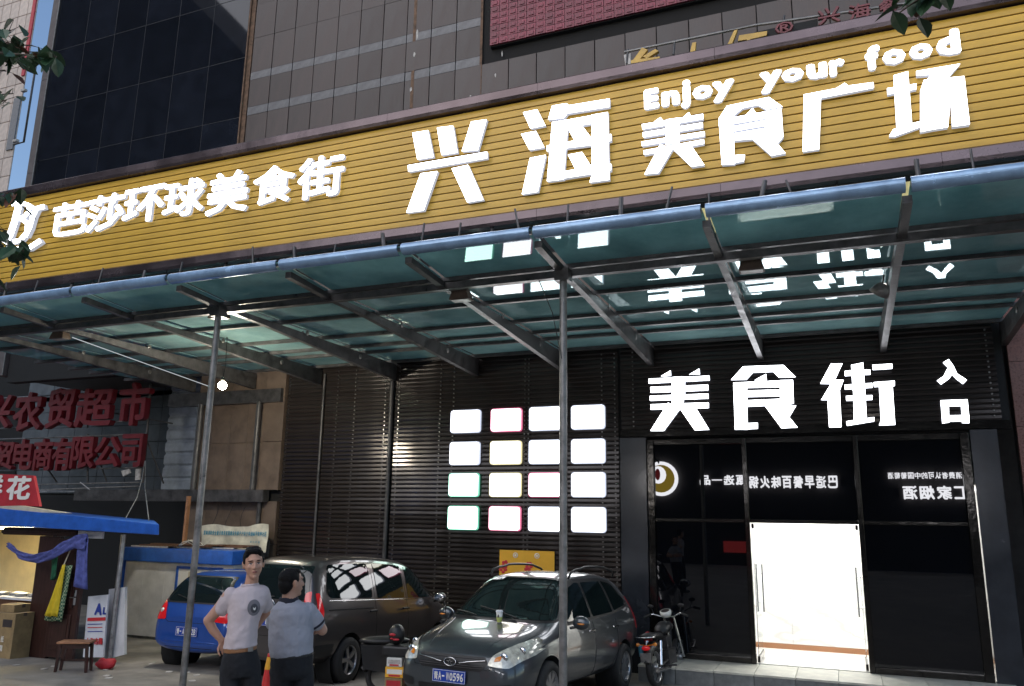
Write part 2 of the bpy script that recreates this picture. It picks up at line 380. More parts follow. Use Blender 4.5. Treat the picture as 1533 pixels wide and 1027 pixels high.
# ---- the shop front wall with dark metal slats
fr = empty('slatted_shop_front', (-5, FY, -.2), label='dark brown glossy metal slat cladding covering the ground floor under the glass canopy', cat='wall cladding', world=True)
MB().box(-11.3, -3.68, FY+.06, FY+.16, -.2, 5.75).box(-3.679, 2.52, FY+.06, FY+.16, 3.85, 5.75).build('backing', M['slat_back'], fr)
def slat_mesh(L):
    h = .083
    return MB().prism([(-L/2, 0, 0), (-L/2, -.024, .003), (-L/2, -.031, h*.35), (-L/2, -.026, h*.90), (-L/2, 0, h*.93)], (L, 0, 0)).mesh('slat', M['slat'])
random.seed(3)
for (x0, x1, z0, z1) in ((-11.28, -8.64, -.1, 5.55), (-8.52, -3.74, -.1, 5.55), (-3.68, 2.40, 3.99, 5.55)):
    sm = slat_mesh(x1 - x0); z = z0
    while z < z1:
        inst('slat', sm, fr, ((x0+x1)/2, FY + .045 + random.uniform(-.003, .003), z), (R(random.uniform(-1.2, 1.2)), 0, 0)); z += .0865
MB().tube([(-8.58, FY-.02, -.2), (-8.58, FY-.02, 5.5)], .045).build('post', M['steel'], fr)
MB().tube([(-10.3, FY-.01, -.2), (-10.3, FY-.01, 5.4)], .03).build('post', M['steel'], fr)
rv = MB()
for x in (-11.22, -9.95, -9.5, -8.75, -8.42, -7.45, -7.15, -5.6, -5.52, -4.05, -3.8, -3.45, 2.3):
    z = -.02
    while z < 5.5:
        if z > 4.0 or x < -3.7: rv.box(x-.011, x+.011, FY-.004, FY+.03, z, z+.022)
        z += .0865
tag(rv.build('rivet', M['rivet'], fr), kind='stuff')
# bottom trim of the slatted band above the doors
MB().box(-3.70, 2.5, FY-.03, FY+.05, 3.86, 3.985).build('lower_trim', M['black_frame'], fr)

# ---- black glazed entrance
en = empty('glass_entrance', (-.6, FY, .1), label='tall black glazed shop entrance with chrome frames and a bright open doorway', cat='shop entrance', world=True)
MB().box(-3.70, -3.22, FY-.05, FY+.20, -.2, 3.84).build('side_panel', M['black_panel'], en)
MB().box(1.93, 2.30, FY-.05, FY+.20, -.15, 3.84).build('side_panel', M['black_panel'], en)
for x0, x1, w in ((-3.20, -3.08, 'jamb'), (-1.55, -1.47, 'mullion'), (.22, .30, 'mullion'), (1.78, 1.91, 'jamb')):
    MB().box(x0, x1, FY-.06, FY+.06, .11, 3.80).build(w, M['black_frame'], en, bevel=.008)
for x0, x1 in ((-3.08, -1.55), (-1.47, .22), (.30, 1.78)):
    MB().box(x0, x1, FY-.03, FY+.03, 2.36, 2.42).build('transom', M['black_frame'], en, bevel=.006)
    MB().box(x0, x1, FY-.05, FY+.05, 3.70, 3.80).build('head', M['black_frame'], en, bevel=.006)
for x0, x1 in ((-3.08, -1.55), (.30, 1.78)):
    MB().box(x0, x1, FY-.045, FY+.045, .11, .20).build('sill', M['black_frame'], en, bevel=.006)
    MB().box(x0, x1, FY+.002, FY+.014, .20, 2.36).build('glass_pane', M['door_glass'], en)
for x0, x1 in ((-3.08, -1.55), (-1.47, .22), (.30, 1.78)):
    MB().box(x0, x1, FY+.002, FY+.014, 2.42, 3.70).build('glass_pane', M['door_glass'], en)
for hx, sx in ((-1.44, 1), (.19, -1)):            # two leaves folded back into the lobby
    lf = MB().box(hx-.006, hx+.006, FY+.06, FY+.86, .16, 2.34).build('door_leaf', M['leaf_glass'], en)
    MB().box(hx-.02, hx+.02, FY+.06, FY+.86, .125, .22).build('rail', M['black_frame'], lf); MB().box(hx-.02, hx+.02, FY+.06, FY+.86, 2.27, 2.35).build('rail', M['black_frame'], lf)
    for s2 in (-1, 1):
        MB().tube([(hx+s2*.055, FY+.76, .85), (hx+s2*.055, FY+.76, 1.65)], .016).tube([(hx, FY+.76, 1.0), (hx+s2*.055, FY+.76, 1.0)], .009).tube([(hx, FY+.76, 1.5), (hx+s2*.055, FY+.76, 1.5)], .009).build('handle', M['chrome'], lf)
# the lit lobby seen through the doorway
lb = empty('lobby', (-.6, 15.2, .11), label='bright white lobby with marble wall and brown skirting behind the open doorway', cat='room', world=True)
for i in range(5):
    for j in range(3):
        MB().box(-3.0+i*1.0+.002, -2.0+i*1.0-.002, 14.36+j*.62+.002, 14.98+j*.62-.002, .07, .11).build('floor_tile', M['floor_tile'], lb)
for i in range(5):
    for j in range(3): MB().box(-3.0+i*1.0+.002, -2.0+i*1.0-.002, 16.15, 16.19, .20+j*1.0+.002, 1.20+j*1.0-.002).build('marble_panel', M['marble'], lb)
MB().box(-3.0, 2.0, 16.13, 16.19, .11, .198).build('skirting', M['skirting'], lb)
MB().box(-3.06, -3.0, 14.36, 16.25, .07, 3.2).build('side_wall', M['white_wall'], lb); MB().box(2.0, 2.06, 14.36, 16.25, .07, 3.2).build('side_wall', M['white_wall'], lb)
MB().box(-3.0, 2.0, 16.192, 16.25, .07, 3.2).build('back_wall', M['white_wall'], lb); MB().box(-3.0, 2.0, 14.36, 16.19, 3.0, 3.1).build('ceiling', M['white_wall'], lb)
for i in range(4): MB().box(-2.8+i*1.2, -1.9+i*1.2, 14.6, 15.9, 2.95, 2.99).build('ceiling_light', M['ceil_light'], lb)

# ---- granite pier on the right and brown tiled bay on the left
pr = empty('granite_pier', (3.4, FY, -.2), label='reddish granite faced pier at the right edge beside the entrance', cat='pier', world=True)
MB().box(2.60, 6.9, FY+.1, FY+.4, -.2, 6.0).build('core', M['tile_gap'], pr)
for j in range(6):
    for i in range(5): MB().box(2.58+i*.86+.004, 3.44+i*.86-.004, FY+.02, FY+.10, -.2+j*1.02+.004, .82+j*1.02-.004).build('granite_slab', M['granite'], pr)
bt = empty('brown_tiled_bay', (-12.5, FY, -.2), label='brown stone tiled wall bay with dark pipes left of the slats', cat='wall', world=True)
MB().box(-13.9, -11.3, FY+.12, FY+.4, -.2, 5.9).build('core', M['tile_gap'], bt)
for j, (z0, z1) in enumerate(((-.2, .7), (.7, 1.75), (1.75, 2.66), (2.9, 3.95), (3.95, 4.95), (4.95, 5.8))):
    for i, (x0, x1) in enumerate(((-13.85, -13.35), (-13.35, -12.85), (-12.85, -12.35), (-12.35, -11.85))):
        MB().box(x0+.004, x1-.004, FY+.06, FY+.12, z0+.004, z1-.004).build('stone_tile', M['brown_tile'], bt)
    MB().box(-11.83, -11.31, FY-.04+random.uniform(-.002, .002), FY+.12, z0+.004, z1-.004).build('stone_tile', M['brown_tile'], bt)
MB().box(-17.2, -11.55, FY-.22, FY-.02, 2.64, 2.90).build('steel_beam', M['steel'], bt)
MB().box(-14.6, -11.35, FY-.14, FY+.02, 4.82, 5.12).build('steel_header', M['steel'], bt)
for x, z0, z1, r in ((-13.62, 2.9, 4.85, .075), (-11.95, 2.9, 4.85, .06), (-11.72, -.1, 2.64, .05)):
    MB().tube([(x, FY-.1, z0), (x, FY-.1, z1)], r).build('pipe', M['steel'], bt)
MB().box(-11.66, -11.35, FY-.16, FY-.12, 1.5, 1.85).box(-11.60, -11.42, FY-.17, FY-.16, 1.4, 1.70).build('meter_box', M['steel_light'], bt)

# ---- upper wall
UY = 14.6
up = empty('tiled_upper_wall', (-5, UY, 5.7), label='purple brown stone tiled upper wall with two pale grey stripes above the yellow sign', cat='wall', world=True)
MB().box(-13.62, 12, UY+.05, UY+.4, 5.8, 24).build('core', M['tile_gap'], up)
rows = [(8.55, 9.35), (9.35, 10.35), (10.35, 11.35), (11.35, 12.34), (12.34, 12.57), (12.57, 13.34), (13.34, 13.56), (13.56, 14.55), (14.55, 15.55), (15.55, 16.55)]
random.seed(5)
tm = {}
def tmesh(key, w, h, m, d=.05):
    if key not in tm: tm[key] = MB().box(-w/2+.011, w/2-.011, -d, 0, -h/2+.004, h/2-.004).mesh('tile', m)
    return tm[key]
n = 0
for (z0, z1) in rows:
    band = (z1 - z0) < .3
    for i in range(24):
        x = -13.45 + i*.66 + .33
        if x > -6.7 and z0 > 12.3: continue
        if x > 1.9 and z0 < 11.3: continue
        if z0 < 9.3 and not (x < -2.7 or x > 1.4): pass
        me = tmesh(('b' if band else 't', round(z1-z0, 2)), .66, z1-z0, M['tile_band'] if band else M['tile'])
        inst('band_stone' if band else 'stone_tile', me, up, (x, UY + .05 + random.uniform(-.004, .004), (z0+z1)/2)); n += 1
for i in range(9):                               # rusty edge strip next to the curtain wall
    inst('edge_stone', tmesh('edge', .20, 1.0, M['rust']), up, (-13.56, UY+.045, 8.9+i))
random.seed(11)
for (x, z, w, h) in ((-8.55, 13.5, .07, .32), (-8.6, 13.0, .08, .16), (-8.65, 12.1, .06, .15), (-6.95, 14.2, .05, .2), (-6.5, 12.0, .05, .12), (-6.55, 11.5, .04, .1), (-6.35, 12.5, .03, .15), (-7.1, 11.6, .05, .08)):
    pts = [(x + w*.5*math.cos(a)*random.uniform(.5, 1.1), UY-.004, z + h*.5*math.sin(a)*random.uniform(.6, 1.1)) for a in [2*PI*k/9 for k in range(9)]]
    MB().prism(pts, (0, .012, 0)).build('broken_plaster', M['patch'], up)
MB().box(-8.66, -8.58, UY-.003, UY+.001, 11.4, 15.6).build('rust_stain', M['rust'], up)
MB().box(-6.90, -6.84, UY-.003, UY+.001, 11.4, 15.6).build('rust_stain', M['rust'], up)
# ochre panels behind the canopy, seen through the gap under the sign
for i in range(8):
    MB().box(-4.0+i*.82, -3.38+i*.82, UY-.06, UY-.01, 7.7, 8.5).build('ochre_panel', M['yellow_tile'], up)
    MB().box(-3.36+i*.82, -3.20+i*.82, UY-.04, UY-.01, 7.7, 8.5).build('stone_pier', M['rust'], up)
# lower strip between canopy and ochre panels
MB().box(-13.6, 8, UY-.005, UY+.04, 5.8, 7.7).build('plain_band', M['brown_tile'], up)

# red mosaic panel
rp = empty('red_mosaic_panel', (-1, UY, 12.7), label='dark red relief tile panel at the top edge above the yellow sign', cat='wall panel', world=True)
MB().box(-6.62, 6.0, UY-.06, UY+.04, 12.68, 22).build('backing', M['tile_gap'], rp)
rm = MB().box(-.105, .105, -.05, 0, -.075, .075).prism([(-.06, -.05, -.04), (.06, -.05, -.04), (.06, -.05, .04), (-.06, -.05, .04)], (0, -.015, 0)).mesh('red_tile', M['red_tile'])
k = 0
for j in range(9):
    for i in range(38):
        if k >= 298: break
        x = -6.5 + i*.22; z = 12.78 + j*.16
        if z > 14.05 - (x+6.5)*.02 or (x > -3.2 and z > 13.25) or x > 1.6: continue
        inst('red_tile', rm, rp, (x, UY-.06, z), (R(random.uniform(-3, 3)), 0, R(random.uniform(-2, 2)))); k += 1

# dark curtain wall
cw = empty('dark_curtain_wall', (-17, UY, 5), label='dark reflective glass curtain wall at the upper left of the building', cat='curtain wall', world=True)
zs = [8.9, 10.62, 12.34, 14.06, 15.9, 17.8, 19.7, 21.5]; xs = [-21.10, -19.8, -18.6, -17.4, -16.15, -14.9, -13.68]
random.seed(9)
for a, b in zip(zs, zs[1:]):
    for c, d in zip(xs, xs[1:]):
        MB().box(c+.012, d-.012, UY, UY+.02, a+.012, b-.012).build('glass_pane', M['curtain'], cw)
for z in zs: MB().box(-21.0, -13.68, UY-.004, UY+.01, z-.006, z+.006).build('transom', M['mull'], cw)
for x in xs: MB().box(x-.006, x+.006, UY-.003, UY+.012, 8.9, 21.5).build('mullion', M['mull'], cw)
MB().box(-21.0, -13.66, UY+.03, UY+.3, 5.8, 24).build('backing', M['slat_back'], cw)
MB().box(-13.64, -13.60, UY-.05, UY+.02, 8, 22).build('edge_trim', M['rust'], cw)
for j in range(6): MB().box(-21.42, -21.13, UY-.02, UY+.3, 6+j*3+.006, 9+j*3-.006).build('corner_stone', M['edge_post'], cw)
MB().box(-21.15, -21.11, UY-.04, UY-.021, 6, 24).build('corner_trim', M['steel_light'], cw)
# solid body of the building behind the facades
bb = MB().box(-21.4, 12, 19.5, 32, -.3, 24).box(-21.4, 12, UY+.41, 19.49, 6.0, 24); tag(bb.build('building_body', M['edge_post']), 'main block of the building rising behind the shop front facades', 'building')

# ---- glass canopy
GX = [-15.8, -13.98, -12.22, -10.42, -8.55, -6.65, -4.82, -3.09, -1.15, .80, 2.55]
cn = empty('glass_canopy', (-5, 11, 5.2), label='steel framed teal glass canopy on slender posts under the yellow sign', cat='canopy', world=True)
GL = 5.566
def under(y): return 5.16 + (FY - y)*.056
random.seed(4)
for x in GX[1:]:
    h = .045
    ys = [FY, 12.4, 12.2, 10.0, 9.2, 8.26]; dz = [0, 0, .0, .0, -.03, -.02]
    top = [5.50, 5.50, 5.49, 5.49, 5.49, 5.56]
    r = MB()
    for i in range(len(ys)-1):
        a, b = ys[i], ys[i+1]
        r.hexa([(x-h, b, under(b)+dz[i+1]), (x+h, b, under(b)+dz[i+1]), (x+h, a, under(a)+dz[i]), (x-h, a, under(a)+dz[i]), (x-h, b, top[i+1]), (x+h, b, top[i+1]), (x+h, a, top[i]), (x-h, a, top[i])])
    rf = r.build('rafter', M['steel'], cn)
    for a, b in ((12.9, .05), (11.2, .045)):
        for sx in (-1, 1): MB().lathe([(0, 0), (b, 0), (b, .006), (0, .006)], 12, 'X', (x+sx*(h+.002) - (.006 if sx < 0 else 0), a, under(a)+.17)).build('cover_plate', M['steel_light'], rf)
PY = [9.22, 10.5, 11.72, 12.55, 13.1, 14.1]
for i, y in enumerate(PY):
    if i == 0: MB().box(-16, 3.2, y-.05, y+.05, 5.385, 5.478).build('purlin', M['steel'], cn)
    MB().box(-16, 3.2, y-.035, y+.035, 5.502, 5.560).build('purlin', M['steel'], cn)
    MB().box(-16, 3.2, y+.036, y+.050, 5.515, 5.560).build('purlin_edge', M['galv'], cn)
gy = [8.12] + PY + [14.34]
for i, (a, b) in enumerate(zip(gy, gy[1:])):
    for c, d in zip(GX, GX[1:]):
        z0 = GL + (.088 if i == 0 else 0); z1 = GL     # the front row tips up towards the street
        MB().hexa([(c+.03, a+.01, z0), (d-.03, a+.01, z0), (d-.03, b-.01, z1), (c+.03, b-.01, z1), (c+.03, a+.01, z0+.012), (d-.03, a+.01, z0+.012), (d-.03, b-.01, z1+.012), (c+.03, b-.01, z1+.012)]).build('glass_panel', M['canopy_glass'], cn)
for c, d in zip(GX, GX[1:]):                     # rounded front edge
    prof = []
    R0 = .075
    for k in range(11):
        t = PI*(.0 + k/10*1.02); prof.append((8.10 - .055*math.sin(t)*1.7 - (0 if k else 0), 5.605 + R0*(-math.cos(t))))
    outer = prof; v = [(x, y, z) for y, z in outer for x in (c+.025, d-.025)]
    v += [(x, y+.012, z) for y, z in outer for x in (c+.025, d-.025)]
    nn = len(outer)*2; f = []
    for k in range(len(outer)-1): f.append((2*k, 2*k+1, 2*k+3, 2*k+2)); f.append((nn+2*k, nn+2*k+2, nn+2*k+3, nn+2*k+1))
    f += [(0, nn, nn+1, 1), (nn-2, nn-1, 2*nn-1, 2*nn-2)]
    MB().add(v, f, True).build('front_edge', M['lip'], cn)
    MB().box(c+.03, d-.03, 8.115, 8.15, 5.60, 5.64).build('edge_rail', M['steel_light'], cn)
for px, X in ((845, -3.06), (325, -8.57)):
    m_ = 'steel_light'
    po = MB().tube([(X, 9.1, GZ(9.1)-.02), (X, 9.1, 5.30)], .048, 12).build('post', M[m_], cn)
    MB().box(X-.09, X+.09, 9.01, 9.19, 5.30, 5.46).build('post_cap', M['steel'], po)
    MB().lathe([(.13, 0), (.13, .015), (0, .015)], 16, 'Z', (X, 9.1, GZ(9.1)-.02)).build('base_plate', M['steel'], po)
# fixings that hold the sign above the canopy edge
random.seed(12)
for i in range(34):
    x = -15 + i*.53 + random.uniform(-.1, .1); y = 8.9 + random.uniform(-.3, .3)
    dx = random.choice([0, 0, .12, -.14])
    MB().tube([(x, y, 5.66), (x+dx, y+.1, 6.2)], .014 if i % 3 else .028, 6).build('bracket', M['steel'], cn)

# floodlight housings on the first purlin
for i, ((px, py), w) in enumerate((((1125, 395), .30), ((690, 440), .30), ((328, 468), .32), ((90, 500), .34))):
    p = at(px, py, 9.45); where = ['rightmost brown floodlight box hung near the fourth bay of the canopy', 'brown floodlight box on the rafter just left of the middle post', 'brown floodlight box on the canopy beside the top of the left post', 'leftmost brown floodlight box under the canopy edge'][i]
    t = empty('floodlight', p, label=where, cat='floodlight', group='unlit floodlights under the canopy')
    MB().hexa([(-w/2, -.08, -.09), (w/2, -.08, -.09), (w/2, .10, -.09), (-w/2, .10, -.09), (-w*.34, -.05, .07), (w*.34, -.05, .07), (w*.34, .07, .07), (-w*.34, .07, .07)]).build('housing', M['lamp_box'], t, bevel=.008)
    MB().box(-w*.42, w*.42, -.06, .08, -.098, -.092).build('lens', M['steel_light'], t)
    MB().tube([(-w*.3, 0, .07), (-w*.3, 0, .17)], .01, 6).tube([(w*.3, 0, .07), (w*.3, 0, .17)], .01, 6).build('hanger', M['steel'], t)
# lit floodlight on the rafter
p = at(1322, 430, 10.6)
t = empty('floodlight', p, label='small lit floodlight clamped to the rafter above the entrance sign', cat='floodlight')
MB().lathe([(.02, .05), (.06, .04), (.10, -.02), (.13, -.10), (.12, -.10)], 16, 'Z', mtx=Matrix.Rotation(R(35), 4, 'Y') @ Matrix.Rotation(R(25), 4, 'X')).build('housing', M['steel_light'], t)
MB().lathe([(0, -.085), (.115, -.09)], 16, 'Z', mtx=Matrix.Rotation(R(35), 4, 'Y') @ Matrix.Rotation(R(25), 4, 'X')).build('lens', M['flood'], t)
MB().tube([(0, 0, .04), (.02, 0, .16)], .012, 6).build('hanger', M['steel'], t)
# bare bulb lamp at the left post
p = at(333, 577, 11.2)
t = empty('bulb_lamp', p, label='bright warm bulb hanging under the canopy beside the left post', cat='lamp')
MB().ball((0, 0, 0), .075, 16, 10).build('bulb', M['bulb'], t)
MB().lathe([(.0, .15), (.035, .15), (.035, .07), (.0, .07)], 12).build('socket', M['black_plastic'], t)
MB().tube([(0, 0, .15), (.03, 0, .35), (0, 0, max(.4, 5.6-p.z))], .008, 6).build('cable', M['black_plastic'], t)
pl = bpy.data.lights.new('bulb_light', 'POINT'); pl.energy = 110; pl.color = (1, .93, .78); pl.shadow_soft_size = .09
plo = bpy.data.objects.new('bulb_light', pl); C.objects.link(plo); plo.parent = t; plo.location = (0, 0, -.1)
# thin light tube running back under the canopy
a = at(108, 505, 9.9); b = at(312, 578, 13.4); a.z = min(a.z, 5.5)
tag(MB().tube([a, b], .008, 6).build('light_tube', M['led_tube']), 'thin pale tube running back beneath the canopy towards the bulb', 'tube')

# ================================================================== YELLOW SIGN
SY = 9.2
sg = empty('yellow_sign', (-6, SY, 6.2), label='long yellow slatted fascia sign with glowing white letters and a dull purple metal frame', cat='sign', world=True)
SX0, SX1 = -17.5, 3.6
MB().box(SX0, SX1, SY+.03, SY+.30, 6.2, 8.06).build('backing', M['sign_back'], sg)
Z0, Z1 = 6.365, 7.975; N = 15; h = (Z1-Z0)/N
def ymesh(): return MB().prism([(SX0, 0, 0), (SX0, -.016, .003), (SX0, -.018, h*.5), (SX0, -.014, h-.014), (SX0, 0, h-.010)], (SX1-SX0, 0, 0)).mesh('sign_slat', M['yellow'])
ym = ymesh()
for i in range(N): inst('sign_slat', ym, sg, (0, SY+.02 + random.uniform(-.001, .001), Z0+i*h))
for i in range(9):                                # metal frame in lengths, lightly dished
    x0 = SX0 + i*(SX1-SX0)/9 + .002; x1 = SX0 + (i+1)*(SX1-SX0)/9 - .002
    for z0, z1 in ((6.175, 6.36), (7.98, 8.17)):
        MB().prism([(x0, SY+.03, z0), (x0, SY-.07, z0+.004), (x0, SY-.085, z0+.05), (x0, SY-.085, z1-.03), (x0, SY-.05, z1), (x0, SY+.03, z1)], (x1-x0, 0, 0)).build('frame_length', M['frame'], sg)
A = lambda x, y: at(600 + x/4.509, 130 + y/4.509, SY-.075)
B_ = lambda x, y: at(940 + x/5.136, 80 + y/5.136, SY-.075)
C_ = lambda x, y: at(1190 + x/4.89, 30 + y/4.89, SY-.075)
L0 = at(0, 0, SY)*0
def zpush(conv): return conv
xing = [[(78,310),(183,293),(220,472),(112,490)], [(245,275),(352,262),(382,443),(275,460)], [(475,235),(580,220),(520,428),(412,435)], [(48,530),(583,438),(583,482),(52,573)], [(135,585),(248,570),(155,835),(38,850)], [(345,552),(455,528),(557,762),(450,780)]]
hai = [[(825,172),(920,152),(975,260),(875,280)], [(812,318),(912,298),(968,408),(868,425)], [(872,480),(978,460),(925,708),(818,725)], [(1022,128),(1118,112),(1135,125),(1410,80),(1410,135),(1125,180),(1100,212),(995,222)],
       [(1022,240),(1130,222),(1100,625),(988,638)], [(1022,242),(1398,174),(1398,232),(1022,292)], [(1290,190),(1398,172),(1408,628),(1275,645),(1290,600)], [(988,398),(1420,320),(1420,365),(1280,395),(1120,415),(988,437)],
       [(1130,285),(1225,265),(1290,350),(1180,375)], [(1130,460),(1225,442),(1300,560),(1190,575)], [(995,590),(1420,520),(1420,565),(1290,590),(995,635)]]
mei = [[(200,525),(250,490),(275,520)], [(420,495),(468,452),(490,490)], [(108,545),(578,465),(578,505),(112,583)], [(115,608),(575,532),(575,570),(118,645)], [(103,680),(590,600),(590,635),(108,712)], [(120,748),(585,662),(585,695),(125,780)], [(295,510),(395,495),(395,690),(290,700)], [(250,700),(345,735),(235,920),(128,930)], [(330,720),(480,700),(588,858),(490,872)]]
shi = [[(695,505),(762,402),(1085,335),(1188,408),(1062,430),(1000,395),(880,420),(805,485)], [(905,475),(960,420),(985,460)], [(700,512),(1178,425),(1182,480),(700,560)], [(700,515),(810,495),(818,790),(822,850),(722,856)], [(780,785),(900,780),(890,828),(780,850)], [(1065,445),(1180,425),(1192,600),(1065,645)], [(800,565),(1075,512),(1075,555),(800,602)], [(800,620),(1075,573),(1190,590),(1050,650),(808,672)], [(945,648),(1085,620),(1212,768),(1105,788)], [(1085,640),(1192,603),(1196,640),(1150,695)]]
guang = [[(65,545),(300,500),(365,460),(390,480),(575,455),(578,495),(190,570),(178,945),(58,962)]]
chang = [[(722,405),(828,375),(858,770),(745,800)], [(675,500),(890,465),(890,505),(678,545)], [(690,850),(720,800),(910,742),(912,785),(735,850)], [(888,375),(1210,320),(1105,440),(960,450),(995,400),(890,408)], [(945,440),(1110,410),(1138,590),(1120,785),(1020,800),(918,820),(918,520)], [(1105,425),(1240,412),(1280,765),(1152,782),(1142,600)]]
for nm, P_, cv in (('xing', xing, A), ('hai', hai, A), ('mei', mei, B_), ('shi', shi, B_), ('guang', guang, C_), ('chang', chang, C_)):
    strokes3d('sign_letter', P_, zpush(cv), .058, M['led'], M['led_side'], sg)
def px_letter(ch, x0, y0, x1, y1, Y, bold, depth, mf, ms, parent, name='sign_letter', slope=.17, dy=0):
    k = (x1-x0)*slope/2; xm = (x0+x1)/2; ym_ = (y0+y1)/2; YB = Y; Y = Y - depth
    a = at(x0, ym_, Y); b = at(x1, ym_, Y); t_ = at(xm, y0+k, Y); u_ = at(xm, y1-k, Y)
    return letter3d(name, ch, bold, (a.x, YB+dy, u_.z), (b.x-a.x, 0, 0), (0, 0, t_.z-u_.z), FN, depth, mf, ms, parent)
for ch, bx in zip('芭莎环球美食街', ((78,298,131,356), (130,287,185,349), (185,275,245,337), (245,264,305,328), (310,252,371,324), (379,243,440,309), (446,228,514,301))):
    px_letter(ch, *bx, SY-.018, .019, .055, M['led'], M['led_side'], sg)
q = lambda x, y: (940+x/5.136, 80+y/5.136); q2 = lambda x, y: (1190+x/4.89, 30+y/4.89)
for ch, a, b in (('E', q(125,262), q(238,434)), ('n', q(258,275), q(398,412)), ('j', q(405,198), q(482,428)), ('o', q(497,232), q(652,362)), ('y', q(650,193), q(820,382)), ('y', q(1015,120), q(1190,314)), ('o', q2(-98,338), q2(66,462)), ('u', q2(85,303), q2(238,440)), ('r', q2(252,278), q2(366,416)),
                 ('f', q2(513,178), q2(625,374)), ('o', q2(640,198), q2(812,338)), ('o', q2(835,158), q2(1010,298)), ('d', q2(1030,56), q2(1210,270))):
    px_letter(ch, a[0], a[1], b[0], b[1], SY-.018, .055, .045, M['led'], M['led_side'], sg)
D0 = lambda x, y: at(x/4.89, 210+y/4.89, SY-.075)
def ribbon(path, w):
    out = []
    P_ = [Vector(p) for p in path]; L_, R_ = [], []
    for i, p in enumerate(P_):
        d = (P_[min(i+1, len(P_)-1)] - P_[max(i-1, 0)]).normalized(); n = Vector((-d.y, d.x)); L_.append(p+n*w/2); R_.append(p-n*w/2)
    return [[tuple(L_[i]), tuple(L_[i+1]), tuple(R_[i+1]), tuple(R_[i])] for i in range(len(P_)-1)]
blogo = ribbon([(140,465),(105,600),(75,690),(35,755)], 46) + ribbon([(85,468),(150,452),(205,475),(215,520),(180,560),(140,578)], 30) + ribbon([(160,575),(205,610),(198,680),(150,735),(100,745)], 34) + ribbon([(330,486),(275,500),(245,560),(222,640),(190,705)], 34) + ribbon([(50,775),(120,798),(220,790),(305,735)], 34) + ribbon([(205,470),(262,505)], 26)
strokes3d('sign_logo', blogo, zpush(D0), .055, M['led'], M['led_side'], sg)

# letters and rail standing behind the top of the sign
ro = empty('rooftop_letter_rail', (-1, 9.6, 8.1), label='old letter rack with yellow strokes and red characters behind the top of the yellow sign', cat='sign rack', world=True)
RY = 9.65
MB().tube([at(935, 78, RY), at(1130, 38, RY), at(1533, -20, RY)], .018, 6).build('rail', M['steel_light'], ro)
for px, py in ((938, 96), (1008, 82), (1172, 45)): MB().tube([at(px, py, RY), at(px+2, py-22, RY)], .016, 6).build('stay', M['steel'], ro)
MB().prism([at(1130, 48, RY), at(1224, 28, RY), at(1224, 40, RY), at(1120, 62, RY)], (0, .1, 0)).build('box', M['slat_back'], ro)
e = lambda x, y: at(900 + x/2.422, y/2.422, RY-.05)
for nm, polys in (('a', [[(108,228),(148,172),(168,180),(130,228)], [(108,218),(212,205),(212,215),(108,230)], [(150,205),(195,178),(208,185),(165,212)]]), ('b', [[(322,190),(330,155),(344,152),(340,188)]]), ('c', [[(456,165),(482,110),(494,108),(474,160)]]), ('d', [[(496,148),(500,128),(602,112),(600,128),(540,142),(536,156),(526,158),(528,143)]])):
    strokes3d('yellow_stroke', polys, e, .05, M['yellow_letter'], M['yellow_letter'], ro)
for ch, bx in zip('®兴海餐饮', ((1160,30,1188,52), (1224,8,1258,38), (1270,2,1304,32), (1316,-4,1345,24), (1362,-14,1392,8))):
    px_letter(ch, *bx, RY-.05, .02, .04, M['red_letter'], M['red_letter'], ro, 'red_letter')
MB().prism([at(934, 82, RY), at(944, 80, RY), at(944, 96, RY), at(936, 98, RY)], (0, .05, 0)).build('switch_box', M['patch'], ro)

# ================================================================== ENTRANCE SIGN AND LIGHT PANELS
es = empty('entrance_sign', (-.7, FY, 4), label='glowing white Chinese food street letters on the dark slats above the doors', cat='sign', world=True)
Dc = lambda x, y: at(960 + x/5.475, 530 + y/5.475, FY-.10)
Ec = lambda x, y: at(1210 + x/5.475, 530 + y/5.475, FY-.10)
mei2 = [[(160,182),(240,135),(243,178)], [(392,168),(475,120),(480,165)], [(60,203),(558,178),(560,215),(62,242)], [(75,270),(548,252),(548,298),(78,317)], [(72,343),(550,325),(550,365),(72,383)], [(78,413),(553,398),(553,442),(78,456)], [(252,190),(358,185),(358,330),(340,420),(250,420),(252,330)], [(220,400),(325,440),(185,630),(75,630)], [(305,430),(440,430),(557,620),(440,625)]]
shi2 = [[(735,212),(835,102),(1165,90),(1265,188),(1130,192),(1080,145),(915,152),(862,210)], [(928,215),(1022,163),(1028,212)], [(755,235),(865,232),(872,620),(768,618)], [(755,235),(1243,213),(1243,268),(755,280)], [(865,300),(1140,292),(1140,345),(865,352)], [(865,380),(1140,368),(1250,390),(1010,425),(865,432)], [(1137,215),(1243,213),(1250,405),(1140,430)], [(768,570),(955,565),(955,612),(768,620)], [(1010,420),(1120,405),(1282,602),(1150,608)], [(1130,425),(1270,422),(1215,515)]]
jie2 = [[(185,80),(280,77),(218,212),(290,212),(258,295),(272,598),(172,600),(158,376),(106,376),(185,245),(98,243)], [(352,90),(450,70),(465,295),(365,300)], [(368,290),(465,290),(480,540),(375,560)], [(298,140),(508,128),(510,168),(300,180)], [(298,252),(525,238),(525,275),(300,290)], [(310,345),(525,338),(525,375),(312,383)], [(312,552),(540,518),(540,552),(318,588)], [(525,90),(688,80),(688,120),(530,130)], [(537,232),(708,220),(708,262),(540,270)], [(580,260),(690,258),(712,580),(580,585),(595,545)]]
ru2 = [[(1105,70),(1150,42),(1190,95),(1220,160),(1300,212),(1270,245),(1215,205),(1180,168),(1150,205),(1090,248),(1055,218),(1110,180),(1145,110)]]
